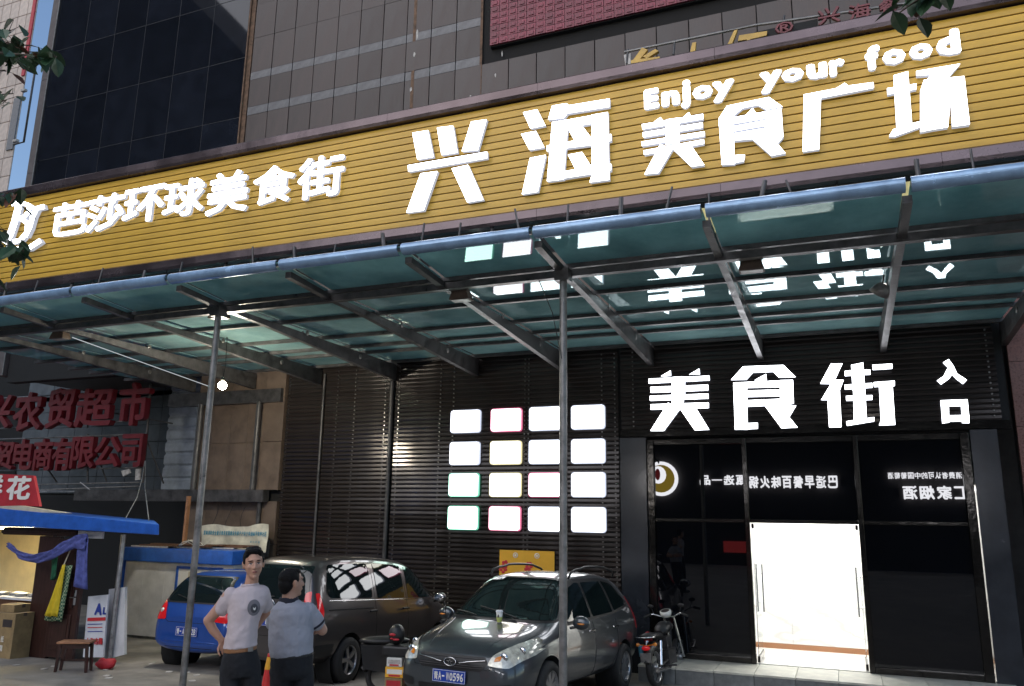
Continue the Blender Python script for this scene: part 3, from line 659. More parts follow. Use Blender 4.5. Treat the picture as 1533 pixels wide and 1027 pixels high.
kou2 = [[(1085,380),(1305,372),(1305,425),(1088,428)], [(1085,380),(1150,378),(1155,560),(1100,568)], [(1250,375),(1305,372),(1322,565),(1262,565)], [(1095,505),(1320,500),(1320,550),(1098,555)]]
for P_, cv in ((mei2, Dc), (shi2, Dc), (jie2, Ec), (ru2, Ec), (kou2, Ec)): strokes3d('sign_letter', P_, cv, .06, M['led'], M['led_side'], es)

def tint(name, c, s): 
    M[name] = emat(name, c, s); return M[name]
tint('panel_white', (.96, .98, 1), 2.2); tint('panel_green', (.74, 1, .88), 2.1); tint('panel_pink', (1, .88, .93), 2.1); tint('panel_warm', (1, .97, .86), 2.1)
tint('rim_green', (.18, .60, .42), 0.45); tint('rim_pink', (.75, .18, .32), 0.45); tint('rim_white', (.6, .65, .8), 0.45); tint('rim_yellow', (.8, .72, .42), 0.45)
lay = [['white', 'pink', 'white', 'white'], ['white', 'yellow', 'white', 'white'], ['green', 'yellow', 'pink', 'white'], ['green', 'pink', 'white', 'white']]
cx_ = [-6.85, -5.97, -5.16, -4.31]; w_ = .66
rn = ['top', 'second', 'third', 'bottom']; cn_ = ['first', 'second', 'third', 'fourth']
def rrect(cx, cz, w, h, r, y, k=4):
    p = []
    for sx, sz, a0 in ((1, 1, 0), (-1, 1, PI/2), (-1, -1, PI), (1, -1, 1.5*PI)):
        for i in range(k+1): a = a0 + PI/2*i/k; p.append((cx+sx*(w/2-r)+r*math.cos(a), y, cz+sz*(h/2-r)+r*math.sin(a)))
    return p
for r_ in range(4):
    for c_ in range(4):
        zc = [4.365, 3.72, 3.13, 2.55][r_] if False else [4.25, 3.615, 3.0, 2.37][r_]; col = lay[r_][c_]
        xc = cx_[c_]
        t = empty('light_box', (xc, FY, zc), label='glowing light box with %s rim, %s from the left in the %s row' % ({'white': 'plain', 'pink': 'pink', 'green': 'green', 'yellow': 'yellow'}[col], cn_[c_], rn[r_]), cat='light box', group='glowing light boxes in a grid on the slatted wall')
        MB().prism(rrect(0, 0, w_, .46, .06, 0), (0, -.05, 0)).build('rim', M['rim_'+col], t)
        MB().prism(rrect(0, 0, w_-.034, .426, .05, -.0505), (0, -.006, 0)).build('face', M['panel_'+{'white': 'white', 'pink': 'pink', 'green': 'green', 'yellow': 'warm'}[col]], t)

# orange poster on the slats
ps = empty('orange_poster', (-5.7, FY, 1.7), label='orange paper poster with red flowers on the dark slats behind the grey car', cat='poster', world=True)
a = at(748, 823, FY-.02); b = at(830, 823, FY-.02)
MB().box(a.x, b.x, FY-.02, FY-.014, 1.05, a.z).build('sheet', M['poster'], ps)
fl = MB()
for k, (fx, fz) in enumerate(((.12, .26), (.60, .27))):
    for j in range(5): an = 2*PI*j/5 + k; fl.ball((a.x+fx+.045*math.cos(an), FY-.022, a.z-fz+.045*math.sin(an)), (.035, .003, .035), 8, 4)
    for j in range(4): an = 2*PI*j/4 + k*2; fl.ball((a.x+fx-.04+.05*math.cos(an), FY-.022, a.z-fz-.1+.04*math.sin(an)), (.04, .003, .03), 8, 4)
tag(fl.build('flowers', M['print_red'], ps), kind='stuff')
rg = MB()
for fx in (.36, .84): rg.lathe([(.035, 0), (.05, 0), (.05, -.003), (.035, -.003)], 14, 'Y', (a.x+fx*.9, FY-.0205, a.z-.09)).lathe([(0, -.001), (.02, -.001)], 10, 'Y', (a.x+fx*.9, FY-.021, a.z-.09))
rg.build('medallions', M['print_white'], ps)

# ================================================================== LEFT BACKGROUND
LY = 15.5
gp = empty('grey_panel_wall', (-19, 17.5, -.2), label='blue grey sheet metal wall of the recess behind the red letters', cat='wall', world=True)
for i in range(9):
    MB().box(-24+i*1.15+.012, -22.85+i*1.15-.012, 17.5, 17.54, 5.75, 8).build('sheet_panel', M['panel_grey'], gp)
    for j in range(6):
        if i < 8: MB().box(-24+i*1.15+.008, -22.85+i*1.15-.008, 17.5, 17.53, 2.9+j*.5+.008, 3.4+j*.5-.008).build('sheet_panel', M['panel_grey'], gp)
MB().box(-28, -13.6, 17.56, 17.7, -.3, 9).build('backing', M['slat_back'], gp)
side = empty('corrugated_side_panel', (-15, 16.5, 3), label='pale ribbed metal sheet in the corner beside the brown tiled bay', cat='wall panel', world=True)
rb = MB()
for k in range(9): rb.prism([(-17.0, 16.6, 2.95+k*.34), (-17.0, 16.55, 3.0+k*.34), (-17.0, 16.55, 3.2+k*.34), (-17.0, 16.6, 3.27+k*.34)], (2.6, 0, 0))
tag(rb.build('rib', M['corrug'], side), kind='stuff'); MB().box(-17.0, -13.9, 16.6, 16.63, 2.9, 6.1).build('sheet', M['corrug'], side)
MB().box(-14.0, -13.92, 14.7, 17.5, -.3, 6).build('return_wall', M['slat_back'], side)
dk = MB().box(-28, -14.0, 17.3, 17.4, -.3, 2.85); tag(dk.build('interior_shade_sheet', M['slat_back']), 'black sheet standing for the shaded interior beneath the red letter rack at the left', 'wall')  # black sheet stands in for the shade of the dark interior

rl = empty('red_letter_rack', (-19, LY, 3), label='steel rack carrying two rows of dark red Chinese letters at the left', cat='sign', world=True)
for (p1, p2) in (((-60, 600), (228, 583)), ((-60, 645), (218, 629)), ((-60, 660), (214, 650)), ((-60, 706), (214, 700)), ((-60, 728), (214, 722)), ((-60, 738), (208, 728))):
    MB().tube([at(*p1, LY+.1), at(*p2, LY+.1)], .022, 6).build('rail', M['steel_light'], rl)
MB().tube([at(226, 575, LY+.1), at(214, 722, LY+.1)], .035, 6).build('upright', M['steel'], rl)
MB().tube([at(131, 650, LY+.12), at(131, 722, LY+.12)], .03, 6).build('upright', M['steel'], rl)
for p1, p2 in (((220, 660), (245, 724)), ((131, 640), (131, 600)), ((140, 665), (160, 722)), ((163, 617), (258, 634)), ((175, 650), (180, 700)), ((20, 660), (24, 720)), ((70, 700), (85, 722))):
    MB().tube([at(*p1, LY+.15), at(*p2, LY+.5)], .022, 6).build('brace', M['steel'], rl)
MB().prism([at(181, 705, LY), at(193, 702, LY), at(195, 708, LY), at(184, 713, LY)], (0, .04, 0)).build('switch_box', M['patch'], rl)
MB().prism([at(203, 702, LY), at(210, 701, LY), at(209, 718, LY), at(202, 719, LY)], (0, .04, 0)).build('switch_box', M['patch'], rl)
for ch, bx in zip('兴农贸超市', ((-24,590,15,642), (20,586,62,646), (70,580,111,642), (113,580,168,640), (177,571,222,638))):
    px_letter(ch, *bx, LY, .025, .16, M['red_letter'], M['red_letter'], rl, 'red_letter', slope=.045)
for ch, bx in zip('贸电商有限公司', ((-14,660,20,704), (20,657,49,704), (49,656,78,705), (78,655,107,705), (106,653,141,702), (141,653,180,700), (181,649,212,700))):
    px_letter(ch, *bx, LY, .025, .14, M['red_letter'], M['red_letter'], rl, 'red_letter', slope=.035)
# conduits under the rack
cd = MB()
for (p1, p2) in (((60, 735), (205, 737)), ((120, 722), (150, 745)), ((0, 742), (70, 736))): cd.tube([at(*p1, 15.3), at(*p2, 15.3)], .012, 6)
tag(cd.build('conduit', M['galv']), 'thin metal conduits with cable ends under the red letter rack', 'conduit', kind='stuff')
hw = MB().tube([at(217, 690, 13.0), at(212, 720, 12.2), at(205, 745, 11.3), at(188, 776, 10.6)], .008, 5).tube([at(218, 690, 13.0), at(217, 730, 12), at(223, 780, 10.8)], .008, 5)
tag(hw.build('hanging_wire', M['galv']), 'two grey wires hanging from the red letter rack to the blue roof', 'wire', kind='stuff')

# notice banner and the plank under it
nb = empty('notice_banner', (-12.4, FY-.3, 1.7), label='creased cream notice banner with a row of teal characters above the blue kiosk', cat='banner', world=True)
bw = MB(); nx, nz = 24, 5; g0, g1 = at(303, 787, 13.9), at(402, 786, 13.9); zb = 1.60
vv = []
for j in range(nz+1):
    for i in range(nx+1):
        u = i/nx; x = g0.x+(g1.x-g0.x)*u; zt = g0.z + (g1.z-g0.z)*u + .03*math.sin(u*9) - .03*math.exp(-((u-.72)/.08)**2)
        vv.append((x, 13.9 + .02*math.sin(u*17+j), zb+(zt-zb)*j/nz))
bw.add(vv, [(j*(nx+1)+i, j*(nx+1)+i+1, (j+1)*(nx+1)+i+1, (j+1)*(nx+1)+i) for j in range(nz) for i in range(nx)], True).build('sheet', M['banner'], nb)
tx = MB(); s_ = '提高消防安全意识推进家园建设共享户户安宁共创“平安”社区'
for i, ch in enumerate(s_):
    u = .05 + i*.034; x = g0.x+(g1.x-g0.x)*u
    text_mesh(tx, ch, .03, (x, 13.868, g0.z-.19), ((g1.x-g0.x)*.029, 0, 0), (0, 0, .095), FN)
for i, ch in enumerate('某社区宣'): text_mesh(tx, ch, .01, (g1.x-.42+i*.07, 13.868, g0.z-.33), (.05, 0, 0), (0, 0, .04), FN)
tag(tx.build('lettering', M['print_teal'], nb), kind='stuff')
tag(MB().box(-13.5, -13.44, 13.9, 13.98, 1.7, 2.75).build('plank', M['seat_wood']), 'pale wooden plank leaning upright beside the cream banner', 'plank')

# ================================================================== BLUE AND WHITE KIOSK
KY = 13.0
kk = empty('white_kiosk', (-12.6, KY, -.15), label='low white panelled kiosk with blue roof trim behind the blue hatchback', cat='kiosk', world=True)
for i in range(5): MB().box(-14.15+i*.58+.003, -13.57+i*.58-.003, KY, KY+.05, -.08, 1.38).build('wall_panel', M['white_panel'], kk)
MB().box(-14.15, -11.25, KY+.05, 13.6, -.1, 1.38).build('body', M['white_panel'], kk)
MB().box(-14.2, -11.21, KY-.10, 13.6, 1.39, 1.66).build('blue_trim', M['blue_paint'], kk, bevel=.01)
MB().box(-14.21, -14.10, KY-.06, KY+.0, -.1, 1.39).build('corner_post', M['blue_paint'], kk)
MB().box(-14.15, -11.25, KY+.02, KY+.1, -.22, -.09).build('plinth', M['stepface'], kk)
a = at(266, 847, KY); b = at(332, 877, KY)
wf = MB().box(a.x, b.x, KY-.03, KY, a.z-.05, a.z).box(a.x, b.x, KY-.03, KY, b.z-.3, b.z-.25).box(a.x, a.x+.05, KY-.03, KY, b.z-.25, a.z-.05).box(b.x-.05, b.x, KY-.03, KY, b.z-.25, a.z-.05).build('window', M['blue_paint'], kk)
MB().box(a.x+.05, b.x-.05, KY-.012, KY-.002, b.z-.25, a.z-.05).build('pane', M['print_white'], wf)
for x in (-12.36, -11.76): MB().box(x, x+.22, KY-.016, KY-.013, .95, a.z-.1).build('poster_strip', M['cream'], wf)
random.seed(21)
for i in range(9):                                # boards lying on the kiosk roof
    x = -13.7 + i*.24
    o = MB().box(-.5, .5, -.07, .07, 0, .025).build('board', M['brown_wood' if i % 3 else 'patch']); o.location = (x, 13.2+.06*i % .5, 1.665+.028*(i % 3)); o.rotation_euler = (0, 0, R(random.uniform(-9, 9)))
    tag(o, 'loose weathered board on the kiosk roof, number %s along from the left end' % ['one', 'two', 'three', 'four', 'five', 'six', 'seven', 'eight', 'nine'][i], 'board', 'loose boards on the kiosk roof')
cw_ = MB(); pts = [(-12.7 + .22*math.cos(t*.8)+.03*t, 13.15+.06*math.sin(t), 1.78+.06*math.sin(t*1.3)) for t in range(16)]
tag(cw_.tube(pts, .009, 5).build('cable_coil', M['banner']), 'loose pale cable coil on the kiosk roof among the boards', 'cable')

# ================================================================== MARKET STALL WITH BLUE ROOF
PY0 = 10.0
sl = empty('market_stall', (-12.6, PY0, 0), label='small lit market stall with a sloping blue metal roof at the left edge', cat='stall', world=True)
def wedge(mb, pts, dy): return mb.prism(pts, (0, dy, 0))
a, b = at(-60, 755, PY0-.3), at(238, 785, PY0-.3)
b2, a2 = at(238, 801, PY0-.3), at(-60, 783, PY0-.3)
MB().hexa([(a2.x, PY0-.30, a2.z), (b2.x, PY0-.30, b2.z), (b2.x-3.1, 12.6, b2.z), (a2.x-3.1, 12.6, a2.z), (a.x, PY0-.30, a.z), (b.x, PY0-.30, b.z), (b.x-3.1, 12.6, b.z+.02), (a.x-3.1, 12.6, a.z+.02)]).build('roof', M['blue_paint'], sl, bevel=.012)
MB().tube([(-11.24, PY0+.25, GZ(10)), (-11.24, PY0+.25, 2.02)], .04, 10).build('post', M['galv'], sl)
MB().box(-13.8, -12.0, PY0-.03, PY0+.07, 1.97, 2.10).box(-13.8, -12.0, PY0-.06, PY0-.031, 1.99, 2.04).build('lintel', M['dark_wood'], sl)
MB().box(-11.98, -11.42, PY0-.02, PY0+.02, 1.95, 2.07).build('white_strip', M['white_panel'], sl)
MB().box(-19, -15.1, 11.9, 12.0, -.1, 2.1).prism([(-12.90, PY0+.07, -.1), (-12.84, PY0+.07, -.1), (-15.14, 11.9, -.1), (-15.2, 11.9, -.1)], (0, 0, 2.06)).build('interior_wall', M['interior'], sl)
MB().prism([(-16.5, PY0+.1, 2.10), (-12.84, PY0+.1, 2.10), (-15.1, 12.0, 2.10), (-19, 12.0, 2.10)], (0, 0, .03)).build('ceiling', M['interior'], sl)
MB().box(-14.6, -14.0, 10.4, 10.9, 2.05, 2.09).build('ceiling_lamp', emat('stall_lamp', (1, .86, .55), 14), sl)
MB().box(-12.9, -12.4, PY0, PY0+.07, -.05, 1.96).build('door_jamb', M['dark_wood'], sl)
# counter
MB().box(-15.0, -12.95, PY0+.15, PY0+.8, .86, .90).build('counter_top', M['white_print'], sl); MB().box(-15.0, -13.5, PY0+.2, PY0+.75, 0, .86).build('counter_front', M['brown_wood'], sl)
# open dark door (swung towards the street)
dr = MB(); p0 = Vector((-12.38, PY0-.02, 0)); p1 = Vector((-11.72, PY0-.02, 0)); 
do = MB().box(-12.40, -11.74, PY0-.04, PY0+.02, .04, 1.93).build('door', M['dark_wood'], sl, bevel=.006)
for z0, z1 in ((.16, .72), (.82, 1.30), (1.38, 1.82)):
    MB().box(-12.30, -11.86, PY0-.055, PY0-.041, z0, z1).box(-12.24, -11.92, PY0-.065, PY0-.0551, z0+.06, z1-.06).build('door_panel', M['dark_wood'], do, bevel=.006)
MB().box(-11.84, -11.79, PY0-.06, PY0-.041, .88, 1.12).tube([(-11.81, PY0-.09, 1.0), (-11.90, PY0-.09, 1.0)], .01, 6).build('handle', M['chrome'], do)

# aprons and hangings on the door
ap = empty('hanging_aprons', (-11.98, PY0-.15, 1.0), label='yellow apron over a green checked apron hanging on the dark stall door', cat='aprons', world=True)
def cloth(pts, y, m, name, parent, wav=.02, nu=10, nv=12, ph=0):
    # pts: four corners (x,z) tl,tr,br,bl
    v = []
    for j in range(nv+1):
        for i in range(nu+1):
            u, w = i/nu, j/nv
            x = (pts[0][0]*(1-u)+pts[1][0]*u)*(1-w)+(pts[3][0]*(1-u)+pts[2][0]*u)*w
            z = (pts[0][1]*(1-u)+pts[1][1]*u)*(1-w)+(pts[3][1]*(1-u)+pts[2][1]*u)*w
            v.append((x, y + wav*math.sin(u*11+ph+w*2)*(.3+w), z + .012*math.sin(u*9+ph)*w))
    o = MB().add(v, [(j*(nu+1)+i, j*(nu+1)+i+1, (j+1)*(nu+1)+i+1, (j+1)*(nu+1)+i) for j in range(nv) for i in range(nu)], True).build(name, m, parent)
    sm = o.modifiers.new('thick', 'SOLIDIFY'); sm.thickness = .004; return o
def checked():
    m = mat('checked', (.02, .10, .05), .8); n = m.node_tree.nodes; L = m.node_tree.links
    tc = n.new('ShaderNodeTexCoord'); ck = n.new('ShaderNodeTexChecker'); ck.inputs['Scale'].default_value = 34
    ck.inputs[1].default_value = (.015, .10, .05, 1); ck.inputs[2].default_value = (.35, .42, .25, 1)
    L.new(tc.outputs['Object'], ck.inputs[0]); L.new(ck.outputs[0], n['Principled BSDF'].inputs['Base Color']); return m
M['checked'] = checked()
cloth([(-12.06, 1.50), (-11.86, 1.52), (-11.98, .62), (-12.36, .62)], PY0-.14, M['checked'], 'checked_apron', ap, ph=1)
cloth([(-12.04, 1.52), (-11.97, 1.53), (-12.02, .70), (-12.27, .70)], PY0-.19, M['apron_y'], 'yellow_apron', ap, ph=2)
MB().tube([(-12.01, PY0-.19, 1.52), (-11.96, PY0-.12, 1.85)], .006, 5).tube([(-12.0, PY0-.19, 1.52), (-11.94, PY0-.12, 1.85)], .006, 5).build('apron_string', M['cream'], ap)
gt = cloth([(-12.40, 1.62), (-12.24, 1.66), (-12.24, 1.28), (-12.36, 1.25)], PY0-.12, M['cloth_green'], 'green_towel', None); tag(gt, 'small dark green towel hanging left of the aprons on the stall door', 'towel')
# sagging blue netting across the opening
nv_ = []; nxx = 26
for j in range(7):
    for i in range(nxx+1):
        u = i/nxx; x = -13.35 + 1.85*u; top = 1.86 - .30*math.sin(min(1, u/.85)*PI)*(1-.4*u) + (.17*u)
        th = (.05 + .10*u); nv_.append((x, PY0-.25 + .03*math.sin(u*25+j*2), top - th*j/6*1.6))
nm = MB().add(nv_, [(j*(nxx+1)+i, j*(nxx+1)+i+1, (j+1)*(nxx+1)+i+1, (j+1)*(nxx+1)+i) for j in range(6) for i in range(nxx)], True)
no = nm.build('blue_netting', M['net']); no.modifiers.new('t', 'SOLIDIFY').thickness = .008; tag(no, 'crumpled blue netting sagging across the front of the stall', 'netting')
nd = cloth([(-11.72, 1.98), (-11.48, 1.98), (-11.38, 1.15), (-11.72, 1.20)], PY0-.22, M['net'], 'netting_end', no, wav=.03)
pb = cloth([(-13.18, 1.55), (-13.05, 1.60), (-12.95, 1.22), (-13.28, 1.20)], PY0+.3, M['cup'], 'plastic_bag', None, wav=.03); tag(pb, 'translucent white plastic bag hanging inside the lit stall', 'bag')
rpst = MB().box(-13.95, -13.22, PY0+.9, PY0+.91, .95, 1.75); ro_ = rpst.build('red_poster', M['print_red']); tag(ro_, 'red poster with yellow characters on the stall wall', 'poster')
tm_ = MB()
for i, ch in enumerate('财福旺'): text_mesh(tm_, ch, .02, (-13.42, PY0+.898, 1.52-i*.24), (.13, 0, 0), (0, 0, .18), FN)
tag(tm_.build('lettering', M['yellow_letter'], ro_), kind='stuff')
# things on and under the counter
random.seed(2)
for i in range(5):
    p = (-14.1 + i*.24, PY0+.35+.08*(i % 2), .905)
    t = MB().lathe([(0, 0), (.10, 0), (.13, .05), (.125, .05), (.09, .008)], 16).build('tray', M['galv']); t.location = p; tag(t, 'shallow metal tray on the stall counter, %s from the left' % ['first', 'second', 'third', 'fourth', 'last'][i], 'tray', 'trays on the stall counter')
for i, (x, y, z, w, h_) in enumerate(((-13.02, PY0-.18, 0, .52, .72), (-13.50, PY0-.02, 0, .40, .60), (-13.1, PY0-.1, .72, .34, .12))):
    g = GZ(10)
    t = empty('carton', (x, y, g+z), label=['tall brown cardboard carton standing in front of the stall', 'worn cardboard carton beside the tall carton at the left edge', 'flattened carton lying on top of the tall carton'][i], cat='carton')
    MB().box(-w/2, w/2, -.17, .17, 0, h_).build('box', M['carton'], t, bevel=.006)
    MB().box(-w/2-.004, w/2+.004, -.03, .03, h_-.05, h_+.003).build('tape', M['lamp_box'], t); 
    if i == 0:
        tt = MB()
        for k, ch in enumerate('食品纸箱'): text_mesh(tt, ch, .02, (-.18+.17*(k//2), -.172, .12+.14*(1-k % 2)), (.07, 0, 0), (0, 0, .10), FN)
        tag(tt.build('print', M['print_white'], t), kind='stuff'); MB().box(-.02, .2, -.174, -.171, .5, .62).build('label', M['print_dark'], t)

# red banner with the flower character above the stall
rb_ = empty('red_stall_sign', (-13.9, PY0, 2.45), label='red sign board with white brush characters standing on the blue stall roof', cat='sign', world=True)
MB().prism([at(-70, 706, PY0), at(50, 712, PY0), at(59, 758, PY0), at(-70, 757, PY0)], (0, .05, 0)).build('board', M['red_cloth'], rb_)
px_letter('花', 10, 713, 46, 748, PY0-.008, .035, .004, M['print_white'], M['print_white'], rb_, 'character', slope=-.03)
px_letter('鲜', -32, 711, 4, 746, PY0-.008, .035, .004, M['print_white'], M['print_white'], rb_, 'character', slope=-.03)
MB().prism([at(-70, 759, PY0-.2), at(30, 757, PY0-.2), at(100, 768, PY0-.2), at(-70, 764, PY0-.2)], (0, .1, 0)).build('board_on_roof', M['cream'], rb_)

# advertising board and white board beside the stall
ab = empty('blue_lettered_board', (-11.5, PY0, 0), label='weathered white board with blue letters and a red stripe left of the post', cat='board', world=True)
g = GZ(10)
ba = MB().prism([at(132, 893, PY0+.1), at(162, 890, PY0+.1), at(154, 984, PY0+.1), at(124, 984, PY0+.1)], (0, .03, 0)); ba.build('board', M['white_print'], ab)
px_letter('A', 142, 903, 153, 921, PY0+.09, .05, .003, M['print_blue'], M['print_blue'], ab, 'letter', slope=0)
px_letter('L', 154, 909, 159, 920, PY0+.09, .05, .003, M['print_blue'], M['print_blue'], ab, 'letter', slope=0)
MB().prism([at(131, 925, PY0+.09), at(158, 924, PY0+.09), at(157.5, 929, PY0+.09), at(130.5, 930, PY0+.09)], (0, .004, 0)).build('stripe', M['print_red'], ab)
for ch, x in zip('上海吉昌', (128, 134.5, 141, 147.5)): px_letter(ch, x, 955, x+6, 965, PY0+.09, .03, .003, M['print_red'], M['print_red'], ab, 'character', slope=0)
for y in (934, 939, 945): MB().prism([at(131, y, PY0+.09), at(153, y-.5, PY0+.09), at(153, y+.6, PY0+.09), at(131, y+1.2, PY0+.09)], (0, .004, 0)).build('small_print', M['print_blue' if y != 939 else 'print_red'], ab)
wb = MB().prism([at(163, 882, PY0+.3), at(187, 879, PY0+.3), at(186, 980, PY0+.3), at(156, 988, PY0+.3)], (0, .05, 0)).build('white_board', M['white_panel']); tag(wb, 'plain off-white board leaning between the stall post and the kiosk', 'board')
# stool
def stool():
    t = empty('wooden_stool', (-10.90, 9.30, GZ(9.3)), R(28), 'small dark wooden stool with a reddish seat in front of the stall door', 'stool')
    MB().box(-.24, .24, -.13, .13, .41, .44).build('seat', M['seat_wood'], t, bevel=.006)
    for sx in (-1, 1):
        for sy in (-1, 1):
            x, y = sx*.19, sy*.09; MB().hexa([(x+sx*.03-.018, y-.018, 0), (x+sx*.03+.018, y-.018, 0), (x+sx*.03+.018, y+.018, 0), (x+sx*.03-.018, y+.018, 0), (x-.02, y-.02, .41), (x+.02, y-.02, .41), (x+.02, y+.02, .41), (x-.02, y+.02, .41)]).build('leg', M['dark_wood'], t)
    MB().box(-.2, .2, -.10, -.08, .34, .40).build('rail', M['dark_wood'], t); MB().box(-.2, .2, .08, .10, .34, .40).build('rail', M['dark_wood'], t); MB().box(-.2, .2, -.01, .01, .15, .18).build('stretcher', M['dark_wood'], t)
stool()
rg_ = MB(); random.seed(8)
pts = []
o = MB().ball((0, 0, .07), (.17, .12, .09), 12, 7).build('red_bag', M['red_cloth']); o.location = (-10.75, 9.75, GZ(9.7)); tag(o, 'crumpled red bag on the ground behind the stool', 'bag')
for v in o.data.vertices: v.co *= random.uniform(.8, 1.15)
random.seed(31)
for i in range(16):
    x, y = random.uniform(-13, -8.6), random.uniform(8.9, 10.6)
    o = MB().prism([(-.05, -.03, 0), (.04, -.04, 0), (.06, .03, 0), (-.03, .04, 0)], (0, 0, .006)).build('litter', M['patch']); o.location = (x, y, GZ(y)+.004); o.rotation_euler = (R(3), 0, random.uniform(0, 6))
    tag(o, 'scrap of pale litter on the ground near the stall', 'litter', 'scraps of litter on the ground')

# ================================================================== FAR LEFT TOWER AND THE OTHER SIDE OF THE STREET
tw = empty('tiled_tower', (-52, 30, 0), label='pale tiled tower block at the far left with a red edge against the sky', cat='building', world=True)
MB().prism([(-72, 30.05, -.3), (-45.6, 30.05, -.3), (-77, 50, -.3), (-110, 50, -.3)], (0, 0, 60.3)).build('body', M['tower_gap'], tw)
tl = MB().box(-.39, .39, -.07, 0, -.60, .60).mesh('wall_tile', M['tower_tile'])
k = 0
for j in range(17):
    for i in range(12):
        x = -46.0 - i*.82; z = 20.4 + j*1.25
        inst('wall_tile', tl, tw, (x, 30.05, z)); k += 1
MB().box(-45.9, -45.62, 29.9, 30.02, 29, 60).build('red_edge', M['red_cloth'], tw)
MB().box(-46.2, -45.6, 29.9, 29.98, 24.0, 27.5).build('balcony', M['tile_band'], tw)
for j in range(3): 
    MB().box(-45.55, -45.2, 29.8, 30.0, 21+j*3.4, 21.15+j*3.4).build('bracket', M['patch'], tw)
MB().tube([(-45.4, 29.8, 24.2), (-44.5, 29.8, 24.2), (-44.5, 29.8, 30.2), (-45.4, 29.8, 30.2)], .07, 6).build('frame', M['steel'], tw)
b_ = MB().box(-48.7, -48.2, 29.7, 29.98, 29.5, 30.6); b_.build('air_unit', M['white_print'], tw)

OY = -10.0
def opp(name, x0, x1, z1, label, hole=True, gable=None):
    t = empty(name, ((x0+x1)/2, OY, GZ(OY)), label=label, cat='building', world=True)
    if gable: MB().prism([(x0, OY-.1, -1), (x1, OY-.1, -1), (x1, OY-.1, z1), (x0, OY-.1, gable)], (0, -14, 0)).build('wall', M['opp_wall'], t)
    else: MB().box(x0, x1, OY-14, OY-.1, -1, z1).build('wall', M['opp_wall'], t)
    wm = MB().box(-.8, .8, -.06, .02, -.8, .8).mesh('window', M['opp_glass'])
    z = 7.5
    while z < z1 - 2:
        x = x0 + 1.8
        while x < x1 - 1.5: inst('window', wm, t, (x, OY-.1, z)); x += 2.9
        z += 3.3
    return t
opp('office_block', -9, 14, 9.0, 'plain grey block with dark windows across the street behind the camera')
opp('low_block', -33.5, -9.1, 8.4, 'lower grey block with dark windows across the street')
opp('gabled_block', -75, -34, 31.0, 'tall grey block with a sloping top across the street', gable=74)
VY = 2*FY - OY
def opp_sign(name, txt, boxes, m, label, cat='sign', bold=.03, board=True):
    """lit sign on the opposite front; boxes are (x0,x1,z0,z1) as it stands there"""
    x0, x1, z0, z1 = boxes; t = empty(name, ((x0+x1)/2, OY, z0), label=label, cat=cat, world=True)
    MB().box(x0-.1, x1+.1, OY-.08, OY, z0+.1, z1-.1).build('board', M['opp_wall'], t)
    n = len(txt); w = (x1-x0)/n
    for i, ch in enumerate(txt):
        ya_, yb_ = (z0+(z1-z0)*.46, (z1-z0)*.10) if ch == '一' else (z0, z1-z0)
        letter3d('sign_letter', ch, bold, (x1-i*w-w*.06, OY+.02, ya_), (-w*.86, 0, 0), (0, 0, yb_), (0, 1, 0), .06, m, m, t)
    return t
opp_sign('shop_sign', '甄选一品', (-6.2, -4.0, 4.0, 4.45), M['opp_text'], 'small lit white shop lettering across the street')
opp_sign('hotpot_sign', '巴适早餐百味火锅', (-3.95, -.1, 3.85, 4.4), M['opp_text'], 'lit white hotpot shop lettering across the street')
opp_sign('wine_slogan_sign', '欧洲消费者认可的中国葡萄酒', (1.9, 5.3, 4.25, 4.52), M['opp_text'], 'lit slogan about wine across the street', bold=.015)
opp_sign('wine_shop_sign', '汇家烟酒', (2.4, 5.0, 3.38, 3.95), M['opp_text'], 'lit wine and tobacco shop lettering across the street')
rs = empty('round_shop_sign', (-8.0, OY, 4.3), label='round lit yellow and white emblem across the street', cat='sign')
MB().lathe([(0, 0), (.82, 0), (.82, .08), (0, .08)], 28, 'Y').build('disc', M['opp_text'], rs); MB().lathe([(0, .085), (.66, .085)], 24, 'Y').build('crescent', M['opp_yellow'], rs)
MB().ball((-.12, .09, .18), (.38, .02, .42), 16, 8).build('moon', M['opp_text'], rs); MB().ball((-.15, .115, .2), (.13, .02, .28), 12, 8).build('flame', M['opp_red'], rs)
rr = MB().box(-5.2, -4.0, OY-.05, OY+.02, .95, 1.45).build('red_light_box', M['opp_red']); tag(rr, 'red lit box low on the opposite front', 'light box')

